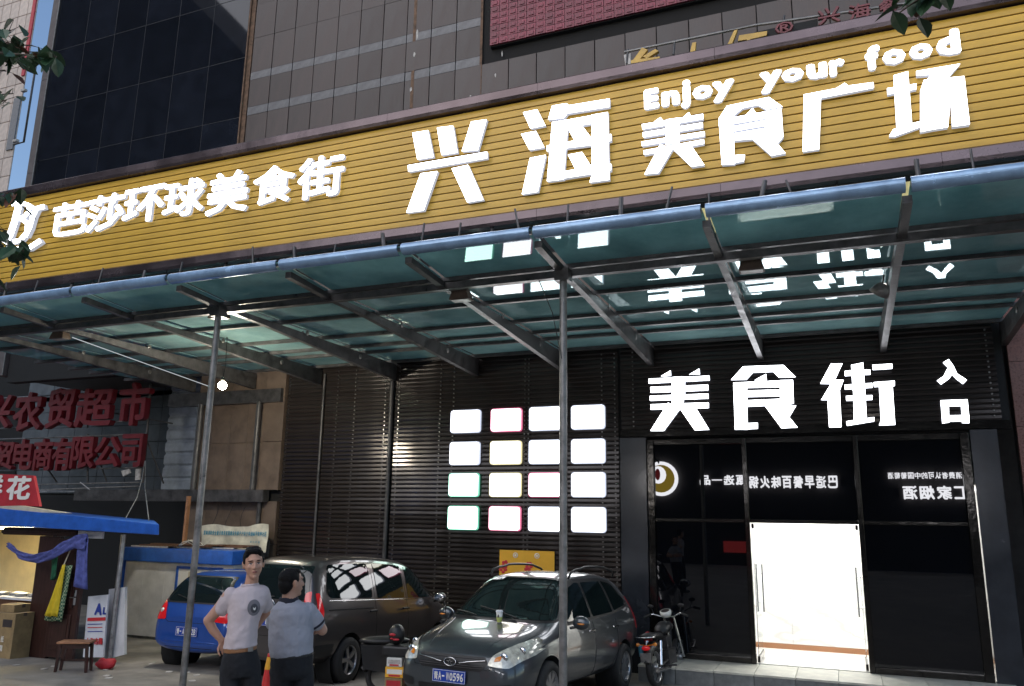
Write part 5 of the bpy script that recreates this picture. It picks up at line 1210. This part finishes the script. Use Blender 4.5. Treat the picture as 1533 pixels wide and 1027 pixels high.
# ================================================================== TWO WHEELERS, CONES
def motorcycle():
    x, y = -2.84, 13.0
    t = empty('motorcycle', (x, y, GZ(y)), R(-8), 'black motorcycle with a white round instrument parked by the step, seen from behind', 'motorcycle')
    P = lambda n, mb, m, par=None: mb.build(n, m, par or t)
    for wy, nm in ((0.0, 'rear_wheel'), (1.22, 'front_wheel')):
        w = MB().lathe([(.24, -.04), (.29, -.05), (.305, 0), (.29, .05), (.24, .04), (.24, -.04)], 28, 'X', (0, wy, .305)); wo_ = P(nm, w, M['rubber'])
        rm = MB().lathe([(.24, -.03), (.22, -.02), (.22, .02), (.24, .03)], 28, 'X', (0, wy, .305)).lathe([(0, -.06), (.05, -.05), (.05, .05), (0, .06)], 12, 'X', (0, wy, .305))
        for k in range(12): a = 2*PI*k/12; rm.tube([(0, wy+.05*math.cos(a), .305+.05*math.sin(a)), (0, wy+.225*math.cos(a+.25), .305+.225*math.sin(a+.25))], .004, 4)
        rm.build('rim', M['alloy'], wo_)
    P('rear_fender', MB().tube([(0, -.33, .40), (0, -.24, .56), (0, -.05, .63), (0, .2, .62)], [.05, .075, .08, .07], 10), M['black_plastic'])
    P('number_plate', MB().box(-.09, .09, -.36, -.35, .42, .56), M['steel_light'])
    P('tail_lamp', MB().ball((0, -.30, .63), (.075, .04, .04), 12, 8), M['lamp_red'])
    P('seat', MB().loft([[(math.cos(a)*w, yy, zz+math.sin(a)*h) for a in [2*PI*k/12 for k in range(12)]] for yy, zz, w, h in ((-.30, .79, .04, .02), (-.27, .80, .12, .045), (-.05, .80, .13, .05), (.15, .77, .12, .05), (.35, .75, .08, .05), (.42, .75, .03, .02))]), M['black_plastic'])
    P('luggage_rack', MB().tube([(-.11, -.12, .78), (-.11, -.40, .80), (.11, -.40, .80), (.11, -.12, .78)], .010, 6), M['chrome'])
    P('tank', MB().loft([[(math.cos(a)*w, yy, zz+math.sin(a)*h) for a in [2*PI*k/14 for k in range(14)]] for yy, zz, w, h in ((.38, .80, .05, .03), (.45, .83, .12, .08), (.62, .86, .14, .10), (.80, .86, .11, .08), (.86, .86, .04, .03))]), M['black_plastic'])
    P('engine', MB().box(-.11, .11, .42, .78, .28, .52).box(-.07, .07, .50, .72, .52, .72), M['steel'])
    P('frame', MB().tube([(0, .95, .92), (0, .6, .72), (0, .15, .70)], .02, 8).tube([(0, .95, .9), (0, .85, .35), (0, .4, .25)], .02, 8).tube([(.07, 0, .305), (.08, .42, .36)], .022, 8).tube([(-.07, 0, .305), (-.08, .42, .36)], .022, 8), M['black_plastic'])
    for sx in (-1, 1):
        P('shock', MB().tube([(sx*.12, -.02, .34), (sx*.12, .08, .70)], .028, 10), M['chrome'])
        P('fork', MB().tube([(sx*.09, 1.22, .305), (sx*.09, .93, 1.0)], .022, 8), M['chrome'])
        P('indicator', MB().ball((sx*.15, -.26, .68), (.035, .03, .03), 10, 6).tube([(0, -.24, .66), (sx*.15, -.25, .68)], .008, 5), M['lamp_amber'])
        P('mirror', MB().tube([(sx*.22, .86, 1.02), (sx*.27, .84, 1.16)], .007, 5).ball((sx*.28, .84, 1.19), (.06, .012, .035), 10, 6), M['black_plastic'])
    P('handlebar', MB().tube([(-.38, .80, 1.02), (-.26, .84, 1.06), (-.1, .92, 1.0), (.1, .92, 1.0), (.26, .84, 1.06), (.38, .80, 1.02)], .013, 8), M['chrome'])
    for sx in (-1, 1): P('grip', MB().tube([(sx*.28, .83, 1.055), (sx*.40, .79, 1.01)], .022, 8), M['rubber'])
    ins = P('instrument', MB().lathe([(0, 0), (.085, 0), (.10, .05), (.10, .09), (.075, .095)], 20, 'Z', mtx=Matrix.Translation((-.02, .88, 1.02)) @ Matrix.Rotation(R(20), 4, 'X')), M['cup'])
    MB().lathe([(0, .092), (.074, .092)], 18, 'Z', mtx=Matrix.Translation((-.02, .88, 1.02)) @ Matrix.Rotation(R(20), 4, 'X')).build('dial', M['print_dark'], ins)
    P('red_bag', MB().ball((-.16, .25, .72), (.07, .10, .11), 12, 8), M['red_cloth'])
    P('exhaust', MB().tube([(.08, .6, .3), (.14, .3, .24), (.16, -.30, .30)], [.02, .03, .04], 10), M['chrome'])
    P('side_stand', MB().tube([(-.09, .40, .28), (-.24, .30, .0)], .012, 6), M['steel'])
    P('foot_peg', MB().tube([(-.24, .38, .28), (.24, .38, .28)], .014, 6), M['steel'])
    P('side_bottle', MB().lathe([(0, 0), (.04, 0), (.04, .16), (.03, .18), (0, .18)], 12, 'Z', (-.17, -.10, .48)), M['print_teal'])
    t.scale = (.95, .95, .95)
    t.rotation_euler = (0, R(-6), R(-8))
motorcycle()
def escooter():
    x, y = -6.05, 10.15
    t = empty('electric_scooter', (x, y, GZ(y)), R(-62), 'black electric scooter squeezed between the van and the grey car with stickered boxes', 'scooter')
    P = lambda n, mb, m: mb.build(n, m, t)
    for wy in (0, 1.1):
        P('tyre', MB().lathe([(.15, -.04), (.21, -.045), (.225, 0), (.21, .045), (.15, .04), (.15, -.04)], 24, 'X', (0, wy, .225)), M['rubber'])
    P('deck', MB().box(-.14, .14, .2, .85, .22, .30), M['black_plastic'])
    P('seat_base', MB().hexa([(-.13, -.25, .35), (.13, -.25, .35), (.13, .35, .25), (-.13, .35, .25), (-.14, -.3, .66), (.14, -.3, .66), (.12, .35, .66), (-.12, .35, .66)]), M['black_plastic'])
    P('seat', MB().ball((0, .02, .70), (.15, .36, .06), 16, 8), M['black_plastic'])
    P('front_shield', MB().hexa([(-.17, .80, .28), (.17, .80, .28), (.15, .98, .28), (-.15, .98, .28), (-.11, .86, .88), (.11, .86, .88), (.09, .98, .88), (-.09, .98, .88)]), M['black_plastic'])
    P('steering_column', MB().tube([(0, 1.1, .225), (0, .92, .95)], .03, 8), M['steel'])
    P('handlebar', MB().tube([(-.34, .80, 1.0), (-.12, .90, .98), (.12, .90, .98), (.34, .80, 1.0)], .014, 8), M['chrome'])
    for sx in (-1, 1): P('grip', MB().tube([(sx*.26, .84, .995), (sx*.36, .79, 1.0)], .021, 8), M['rubber']); P('mirror', MB().tube([(sx*.22, .86, 1.0), (sx*.26, .84, 1.14)], .006, 5).ball((sx*.27, .84, 1.17), (.055, .012, .035), 10, 6), M['black_plastic'])
    P('fender', MB().tube([(0, -.26, .32), (0, -.1, .47), (0, .1, .47)], [.05, .07, .06], 10), M['black_plastic'])
    return t
sc_ = escooter()
for i, (dx, dz, w, h_, m, lab) in enumerate(((0, .15, .24, .15, 'carton', 'colourful printed carton at the bottom of the small stack beside the grey car'), (.01, .305, .26, .13, 'poster', 'orange printed carton in the middle of the stack beside the grey car'), (0, .44, .21, .11, 'cup', 'small pale box on the stack beside the grey car'))):
    p = at(594, 1000, 9.85); g = GZ(9.85)
    t = empty('printed_box', (p.x+dx, 9.85, g+dz), R(12), lab, 'box')
    MB().box(-w/2, w/2, -.12, .12, 0, h_).build('box', M[m], t, bevel=.006)
    MB().box(-w*.4, w*.4, -.124, -.121, h_*.35, h_*.8).build('printed_panel', M[['red_cloth', 'print_white', 'patch'][i]], t); MB().box(-w*.3, w*.3, -.127, -.1245, h_*.12, h_*.28).build('strip', M['print_teal' if i < 1 else 'print_red'], t)
t = empty('black_crate', (p.x, 9.85, g), R(12), 'low black crate under the printed boxes beside the grey car', 'crate'); MB().box(-.16, .16, -.14, .14, 0, .155).build('crate', M['black_plastic'], t, bevel=.01)
t = empty('black_bag', (p.x-.0, 9.87, g+.555), R(12), 'black bag with a red patterned helmet shape on top of the printed boxes', 'bag')
MB().box(-.19, .19, -.12, .12, 0, .14).build('bag', M['black_plastic'], t, bevel=.03)
hm = MB().ball((-.03, 0, .27), (.11, .12, .135), 18, 12).build('helmet', M['black_plastic'], t)
MB().ball((-.05, -.105, .28), (.05, .03, .02), 10, 6).ball((.0, -.115, .22), (.05, .02, .015), 10, 6).ball((-.06, -.10, .23), (.03, .03, .012), 10, 6).build('red_pattern', M['red_cloth'], hm)

def cone(px, py, d, label, band=True):
    k = Vector((px-766.5, -(py-513.5), -FOC)); w = Vector((AX.dot(k), AY.dot(k), AZ.dot(k))); p = EYE + w*(d/FOC); g = GZ(p.y); H = p.z - g
    t = empty('traffic_cone', (p.x, p.y, g), label=label, cat='traffic cone', group='red cones between the two men')
    MB().box(-.17, .17, -.17, .17, 0, .03).build('base', M['black_plastic'], t, bevel=.01)
    def rr(z): return .016 + (.135-.016)*(1 - z/H)
    z1, z2 = H-.135, H-.03
    MB().lathe([(rr(.03), .03), (rr(z1), z1)], 20).build('lower_body', M['cone_red'], t)
    MB().lathe([(rr(z1)+.002, z1), (rr(z2)+.002, z2)], 20).build('yellow_band' if band else 'upper_body', M['cone_yellow' if band else 'cone_red'], t)
    MB().lathe([(rr(z2), z2), (rr(H)+.003, H-.004), (.012, H), (.0, H-.01)], 20).build('top', M['cone_red'], t)
    for a in (0, 2): MB().tube([(.025*math.cos(a), .025*math.sin(a), H), (.032*math.cos(a), .032*math.sin(a), H+.015)], .004, 5).build('hook', M['steel'], t)
cone(404, 978, 7.2, 'red traffic cone with a yellow band just left of the man in the polo shirt')
cone(383, 990, 7.45, 'red traffic cone half hidden behind the black trousers of the man in the T-shirt', False)

# ================================================================== PEOPLE
def ell(c, rx, ry, yaw=0, n=20, tilt=0):
    return [(c[0]+rx*math.cos(a)*math.cos(yaw)-ry*math.sin(a)*math.sin(yaw), c[1]+rx*math.cos(a)*math.sin(yaw)+ry*math.sin(a)*math.cos(yaw), c[2]+tilt*math.cos(a)) for a in [2*PI*k/n for k in range(n)]]
def limb(mb, pts, rs, n=14):
    mb.tube(pts, rs, n)
    for p, r in zip(pts, rs): mb.ball(p, r, 12, 8)
def rod(mb, p, q, a, b):
    mb.tube([p, q], [a, b], 10); mb.ball(p, a, 10, 6); mb.ball(q, b, 10, 6)
def hand(mb, wrist, d, nrm, side, curl=.5, s=1.0):
    """palm with four unequal jointed fingers and a thumb from its side"""
    w = Vector(wrist); d = Vector(d).normalized(); nrm = Vector(nrm); nrm = (nrm - d*nrm.dot(d)).normalized(); lat = d.cross(nrm)*side
    for k in (-1, -.33, .33, 1): rod(mb, w + lat*k*.018*s, w + d*.085*s + lat*k*.028*s, .015*s, .0125*s)
    for k, L in ((-1, .062), (-.33, .075), (.33, .080), (1, .070)):
        p = w + d*.085*s + lat*k*.029*s; ang = .25; dd = d
        for j, f in enumerate((.45, .32, .25)):
            ang = curl*(j+.6); dd = (d*math.cos(ang) + nrm*math.sin(ang)).normalized(); q = p + dd*L*f*s*1.05; rod(mb, p, q, (.0095-.0009*j)*s, (.0088-.0009*j)*s); p = q
    p = w + d*.02*s + lat*.024*s; q = p + (d*.6+lat*.8).normalized()*.035*s; rod(mb, p, q, .014*s, .011*s); q2 = q + (d*.95+lat*.25+nrm*.3).normalized()*.030*s; rod(mb, q, q2, .0105*s, .009*s); rod(mb, q2, q2 + (d+nrm*.5).normalized()*.022*s, .009*s, .0078*s)
def sculpt(name, mb, m, parent, vox=.009, it=4, disp=0, dsize=.12):
    o = mb.build('tmp', None); r = o.modifiers.new('r', 'REMESH'); r.mode = 'VOXEL'; r.voxel_size = vox
    sm = o.modifiers.new('s', 'SMOOTH'); sm.factor = .6; sm.iterations = it
    if disp:
        tx = bpy.data.textures.new('folds', 'CLOUDS'); tx.noise_scale = dsize; tx.noise_depth = 2
        d = o.modifiers.new('d', 'DISPLACE'); d.texture = tx; d.strength = disp; d.mid_level = .5; d.texture_coords = 'LOCAL'
    me = evalmesh(o); bpy.data.objects.remove(o); me.materials.clear(); me.materials.append(m); smooth(me)
    for p in me.polygons: p.material_index = 0
    q = bpy.data.objects.new(name, me); link(q, parent)
    bm = bmesh.new(); bm.from_mesh(me); bv = BVHTree.FromBMesh(bm); bm.free(); return q, bv
def on(bv, name, c, rx, rz, m, parent, D, up=Vector((0, 0, 1)), n=16, off=.002, start=.4, rot=0, poly=None):
    """a small patch laid on a surface: centre c, seen along direction D"""
    D = Vector(D).normalized(); R_ = D.cross(up).normalized(); U = R_.cross(D); c = Vector(c)
    pts = poly or [(rx*math.cos(2*PI*k/n), rz*math.sin(2*PI*k/n)) for k in range(n)]
    pts = [(a*math.cos(rot)-b*math.sin(rot), a*math.sin(rot)+b*math.cos(rot)) for a, b in pts]
    rings = [1.0, .66, .33]; v = []; f = []; nn = len(pts)
    for r in rings:
        for a, b in pts: v.append((a*r, b*r))
    v.append((0, 0)); 
    for j in range(len(rings)-1):
        for k in range(nn): f.append((j*nn+k, j*nn+(k+1) % nn, (j+1)*nn+(k+1) % nn, (j+1)*nn+k))
    for k in range(nn): f.append((2*nn+k, 2*nn+(k+1) % nn, len(v)-1))
    out = []
    for a, b in v:
        o = c + R_*a + U*b; h, nr, _, _ = bv.ray_cast(o - D*start, D)
        out.append((h if h else o) - D*off)
    return MB().add(out, f, True).build(name, m, parent)

def head_prims(mb, H, fwd, s=1.0):
    """cranium, jaw, nose, ears about head centre H looking along fwd (unit, horizontal)"""
    F = Vector(fwd).normalized(); Rr = F.cross(Vector((0, 0, 1))); yaw = math.atan2(F.x, -F.y)      # rotate prims built facing -y
    Mx = Matrix.Translation(H) @ Matrix.Rotation(yaw, 4, 'Z') @ Matrix.Scale(s, 4)
    P = lambda x, y, z: Mx @ Vector((x, y, z))
    t = MB()
    t.ball((0, .012, .030), (.076, .094, .088), 20, 14); t.ball((0, -.012, -.020), (.067, .078, .085), 18, 12); t.ball((0, -.030, -.070), (.046, .048, .045), 16, 10)
    t.ball((0, -.062, -.092), (.024, .022, .020), 12, 8)
    t.ball((0, -.075, .032), (.050, .018, .016), 12, 8)
    t.ball((-.036, -.066, -.018), (.022, .018, .020), 12, 8).ball((.036, -.066, -.018), (.022, .018, .020), 12, 8)
    t.tube([(0, -.084, .020), (0, -.097, -.006), (0, -.106, -.024)], [.008, .011, .0135], 10); t.ball((0, -.104, -.026), .013, 10, 8); t.ball((-.013, -.094, -.028), .009, 8, 6); t.ball((.013, -.094, -.028), .009, 8, 6)
    t.ball((0, -.083, -.052), (.024, .012, .008), 12, 6); t.ball((0, -.081, -.063), (.020, .012, .008), 12, 6)
    for sx in (-1, 1): t.ball((sx*.079, .008, -.005), (.010, .020, .032), 12, 8); t.ball((sx*.084, .016, .010), (.008, .014, .018), 10, 6)
    mb.add([Mx @ Vector(p) for p in t.v], t.f, True); return P, F, Mx
def face(bv, P, F, body, gaze=0):
    up = Vector((0, 0, 1))
    for sx in (-1, 1):
        e = on(bv, 'eye', P(sx*.031, -.09, .006), .0125, .0042, M['eye_white'], body, -F, off=.0015, start=.06)
        on(bv, 'iris', P(sx*.031+gaze*.003, -.09, .006), .0052, .0044, M['hair'], e, -F, off=.0026, start=.06)
        on(bv, 'eyelid', P(sx*.031, -.09, .0125), .0165, .0024, M['hair'], e, -F, off=.003, start=.06, rot=-sx*.08)
        on(bv, 'eyebrow', P(sx*.033, -.09, .028), .019, .0042, M['hair'], body, -F, off=.002, start=.06, rot=-sx*.12)
        on(bv, 'nostril', P(sx*.007, -.12, -.035), .0035, .002, M['print_dark'], body, -F, off=.001, start=.05)
    on(bv, 'mouth', P(0, -.09, -.056), .023, .0065, M['lip_skin'], body, -F, off=.0015, start=.06)
    on(bv, 'mouth_line', P(0, -.09, -.0565), .021, .0014, M['print_dark'], body, -F, off=.0028, start=.06)

def person_at(px, py, d, rise):
    k = Vector((px-766.5, -(py-513.5), -FOC)); w = Vector((AX.dot(k), AY.dot(k), AZ.dot(k))); p = EYE + w*(d/FOC); return p
def lean(o, az, t, H):
    """settle the figure's weight: the feet stand a little to its right, the crown stays"""
    o.location = Vector(o.location) + Vector((math.cos(az), math.sin(az), 0))*math.sin(t)*H; o.rotation_euler = (0, -t, az)
# ---- the young man in the T-shirt
hp = person_at(362, 822, 6.25, 0)
az = math.atan2(-hp.x, hp.y); g = GZ(hp.y); HT = hp.z - g         # height of the crown above ground
p1 = empty('person', (hp.x, hp.y, g), az, 'young man in a pinkish grey T-shirt with one hand behind his hip', 'person')
k1 = HT/1.74; az1, HT1 = az, HT
b = MB()
Hc = Vector((.093, .0, 1.625)); P, F, Mx = head_prims(b, Hc, (.10, -1, 0), 1.0)
limb(b, [(.088, .022, 1.56), (.068, .03, 1.43)], [.050, .056])
b.loft([ell((.045, .03, 1.44), .07, .06), ell((.04, .03, 1.40), .135, .08), ell((.035, .02, 1.32), .125, .09), ell((.0, .01, 1.15), .10, .085), ell((-.015, .01, 1.0), .115, .09), ell((-.01, .02, .88), .13, .095)])
limb(b, [(-.105, .03, 1.395), (-.185, .075, 1.30), (-.262, .10, 1.225)], [.052, .046, .038]); limb(b, [(-.262, .10, 1.225), (-.225, .105, 1.15), (-.158, .105, 1.065)], [.040, .036, .025])
limb(b, [(.165, .04, 1.395), (.19, .12, 1.24)], [.052, .040]); limb(b, [(.19, .12, 1.24), (.07, .20, 1.08)], [.038, .026])
hand(b, (-.155, .105, 1.062), (.35, .10, -.9), (.3, -.9, 0), 1, .5); hand(b, (.07, .20, 1.08), (-.8, -.1, -.55), (0, -1, 0), -1, .5)
for sx, hx in ((-1, -.085), (1, .06)): limb(b, [(hx, .02, .88), (hx+sx*.02, .0, .48), (hx+sx*.03, .04, .09)], [.072, .048, .036])
body, bv = sculpt('body', b, M['skin'], p1, .0055, 3)
face(bv, P, F, body, .5)
h = MB()
h.add([Mx @ Vector(q) for q in MB().ball((0, .026, .046), (.083, .094, .084), 22, 14).ball((0, .055, .0), (.074, .065, .075), 18, 12).v], MB().ball((0, .026, .046), (.083, .094, .084), 22, 14).ball((0, .055, .0), (.074, .065, .075), 18, 12).f, True)
for (x, y, z, rx, ry, rz) in ((.015, -.052, .098, .050, .032, .024), (-.03, -.045, .098, .040, .032, .022), (.048, -.035, .082, .028, .035, .026), (-.055, -.030, .078, .022, .035, .028), (.0, .01, .112, .066, .060, .026), (-.076, -.006, .030, .010, .020, .030), (.076, -.006, .030, .010, .020, .030)):
    t = MB().ball((x, y, z), (rx, ry, rz), 14, 8); h.add([Mx @ Vector(q) for q in t.v], t.f, True)
sculpt('hair', h, M['hair'], p1, .005, 2, .008, .02)
s_ = MB()
s_.loft([ell((.062, .026, 1.468), .066, .060, tilt=.004), ell((.056, .026, 1.452), .095, .078, tilt=.0), ell((.045, .026, 1.425), .150, .096), ell((.042, .022, 1.38), .165, .108), ell((.042, .012, 1.31), .150, .118), ell((.018, .010, 1.22), .128, .112), ell((.0, .010, 1.13), .122, .108), ell((-.012, .010, 1.05), .130, .112), ell((-.016, .010, 1.015), .134, .115)])
limb(s_, [(-.085, .025, 1.395), (-.125, .048, 1.345), (-.158, .064, 1.308)], [.066, .064, .060]); limb(s_, [(.155, .03, 1.395), (.175, .06, 1.34), (.188, .085, 1.29)], [.064, .062, .058])
shirt, sbv = sculpt('t_shirt', s_, M['tshirt'], p1, .007, 5, .020, .09)
MB().loft([ell((.064, .024, 1.468), .072, .066), ell((.066, .024, 1.478), .066, .060)], cap=False).build('neckband', M['tshirt'], shirt)
on(sbv, 'round_print', (.092, -.09, 1.305), .050, .060, mat('print_ring', (.17, .16, .175), .8), shirt, (0, 1, 0), n=28, off=.003)
on(sbv, 'dark_disc', (.094, -.09, 1.300), .028, .034, mat('print_disc', (.06, .06, .07), .8), shirt, (0, 1, 0), n=24, off=.0045)
on(sbv, 'white_figure', (.096, -.09, 1.298), 0, 0, M['print_white'], shirt, (0, 1, 0), off=.006, poly=[(-.010, .012), (-.006, .004), (.004, .005), (.011, .013), (.010, -.004), (.003, -.013), (-.005, -.010), (-.010, 0)])
b2 = MB(); b2.loft([ell((-.014, .012, .985), .130, .112), ell((-.014, .012, 1.022), .128, .110)]); sculpt('belt', b2, M['belt'], p1, .006, 1)
MB().box(.045, .085, -.108, -.098, .988, 1.02).build('buckle', M['steel_light'], p1, bevel=.003)
tr = MB(); tr.loft([ell((-.014, .014, .998), .128, .110), ell((-.012, .016, .93), .142, .118), ell((-.01, .02, .85), .150, .122), ell((-.01, .02, .80), .140, .11)])
for sx, hx in ((-1, -.085), (1, .062)): limb(tr, [(hx, .02, .86), (hx+sx*.015, .005, .62), (hx+sx*.02, .0, .46), (hx+sx*.028, .03, .10)], [.085, .074, .064, .058])
sculpt('trousers', tr, M['trousers'], p1, .010, 4, .022, .10)
for sx, hx in ((-1, -.113), (1, .09)): 
    so = MB().ball((hx, -.03, .045), (.05, .135, .045), 16, 10); sculpt('shoe', so, M['black_plastic'], p1, .010, 2)
p1.scale = (.95, 1, k1); lean(p1, az1, .086, HT1)

# ---- the man in the polo shirt
hp = person_at(437, 850, 6.75, 0)
az = math.atan2(-hp.x, hp.y); g = GZ(hp.y); HT = hp.z - g; k2 = HT/1.62
p2 = empty('person', (hp.x, hp.y, g), az, 'man in a blue grey polo shirt with dark collar and folded arms seen from behind', 'person')
b = MB(); fw = Vector((.86, .50, 0))
Hc = Vector((.000, .02, 1.500)); P, F, Mx = head_prims(b, Hc, fw, 1.02)
limb(b, [(-.012, .025, 1.43), (-.028, .03, 1.32)], [.062, .068])
b.loft([ell((-.02, .04, 1.32), .08, .07), ell((-.01, .04, 1.27), .15, .10), ell((.0, .04, 1.15), .16, .115), ell((.0, .04, .95), .15, .12), ell((.0, .04, .80), .15, .12)])
limb(b, [(.145, .05, 1.255), (.20, .08, 1.17), (.250, .10, 1.085)], [.058, .050, .043]); limb(b, [(.250, .10, 1.085), (.225, .18, 1.09), (.13, .26, 1.10)], [.044, .040, .028])
limb(b, [(-.145, .06, 1.255), (-.15, .20, 1.10)], [.055, .044]); limb(b, [(-.15, .20, 1.10), (.02, .275, 1.09), (.15, .24, 1.10)], [.042, .036, .028])
hand(b, (.15, .235, 1.105), (.75, -.65, .05), (.2, -.6, .1), 1, .55); hand(b, (.13, .26, 1.10), (-.9, .05, .1), (0, -1, 0), -1, .4)
for sx, hx in ((-1, -.09), (1, .09)): limb(b, [(hx, .04, .82), (hx+sx*.02, .03, .45), (hx+sx*.02, .06, .09)], [.080, .052, .038])
body, bv = sculpt('body', b, M['skin'], p2, .0055, 3)
face(bv, P, F, body, 0)
h = MB()
for (x, y, z, rx, ry, rz) in ((0, .024, .044, .083, .092, .080), (0, .055, -.005, .073, .062, .070), (0, .070, -.050, .050, .034, .035), (-.076, .0, .030, .010, .026, .030), (.076, .0, .030, .010, .026, .030), (0, -.03, .088, .060, .045, .028)):
    t = MB().ball((x, y, z), (rx, ry, rz), 18, 12); h.add([Mx @ Vector(q) for q in t.v], t.f, True)
sculpt('hair', h, M['hair'], p2, .005, 2, .004, .02)
s_ = MB()
s_.loft([ell((-.026, .034, 1.360), .078, .072), ell((-.024, .036, 1.335), .105, .090), ell((-.010, .04, 1.305), .165, .115), ell((-.003, .042, 1.25), .186, .135), ell((-.008, .045, 1.14), .184, .148), ell((-.010, .045, 1.03), .186, .154), ell((-.005, .045, .95), .180, .150), ell((.0, .045, .915), .170, .142)])
limb(s_, [(.135, .05, 1.255), (.172, .066, 1.20), (.203, .078, 1.150)], [.074, .072, .066]); limb(s_, [(-.14, .06, 1.25), (-.15, .12, 1.18)], [.070, .064])
shirt, sbv = sculpt('polo_shirt', s_, M['polo'], p2, .007, 5, .020, .10)
mc = Matrix.Translation((.203, .078, 1.150)) @ Vector((.031, .012, -.05)).to_track_quat('Z', 'Y').to_matrix().to_4x4()
MB().lathe([(.066, .0), (.070, .004), (.070, .018), (.064, .020)], 22, 'Z', mtx=mc).build('cuff_trim', M['navy'], shirt)
cl = MB(); cl.loft([ell((-.024, .034, 1.335), .092, .082), ell((-.026, .034, 1.365), .082, .075), ell((-.026, .034, 1.392), .074, .068), ell((-.026, .034, 1.388), .066, .060), ell((-.026, .034, 1.34), .070, .065)]); sculpt('collar', cl, M['navy'], shirt, .006, 2)
MB().lathe([(.030, -.010), (.034, -.008), (.034, .008), (.030, .010)], 18, 'Z', mtx=Matrix.Translation((.14, .25, 1.10)) @ Vector((1, -.3, 0)).to_track_quat('Z', 'Y').to_matrix().to_4x4()).build('bracelet', M['chrome'], p2)
tr = MB(); tr.loft([ell((.0, .045, .925), .172, .143), ell((.0, .045, .86), .172, .145), ell((.0, .045, .78), .165, .14), ell((.0, .045, .74), .15, .12)])
for sx, hx in ((-1, -.085), (1, .085)): limb(tr, [(hx, .045, .80), (hx+sx*.01, .03, .58), (hx+sx*.015, .03, .42), (hx+sx*.02, .05, .10)], [.095, .080, .070, .062])
sculpt('trousers', tr, M['trousers'], p2, .010, 4, .022, .10)
b2 = MB(); b2.loft([ell((.0, .045, .905), .176, .147), ell((.0, .045, .932), .175, .146)]); sculpt('belt', b2, M['black_plastic'], p2, .007, 1)
for sx, hx in ((-1, -.105), (1, .105)):
    so = MB().ball((hx, .10, .045), (.05, .135, .045), 16, 10); sculpt('shoe', so, M['black_plastic'], p2, .010, 2)
p2.scale = (1, 1, k2); lean(p2, az, .073, HT)

# ================================================================== SMALL THINGS
# caulked seams and a few cables along the brown bay and the canopy wall
random.seed(17)
cb = MB()
for i in range(5):
    x0 = -13.4 + i*.42; pts = [(x0 + .10*math.sin(k*.9+i), FY-.06, 2.6 - k*.16 - .02*i) for k in range(6+i % 3)]
    cb.tube(pts, .006, 5)
tag(cb.build('loose_cable', M['black_plastic']), 'thin black cables straggling down the brown wall above the cream banner', 'cables', kind='stuff')
sg2 = MB().tube([(-3.4, 9.15, 5.36), (-3.2, 9.1, 4.9), (-3.06, 9.04, 4.3)], .006, 5)
tag(sg2.build('post_cable', M['black_plastic']), 'short black cable running from the canopy down the middle post', 'cable')
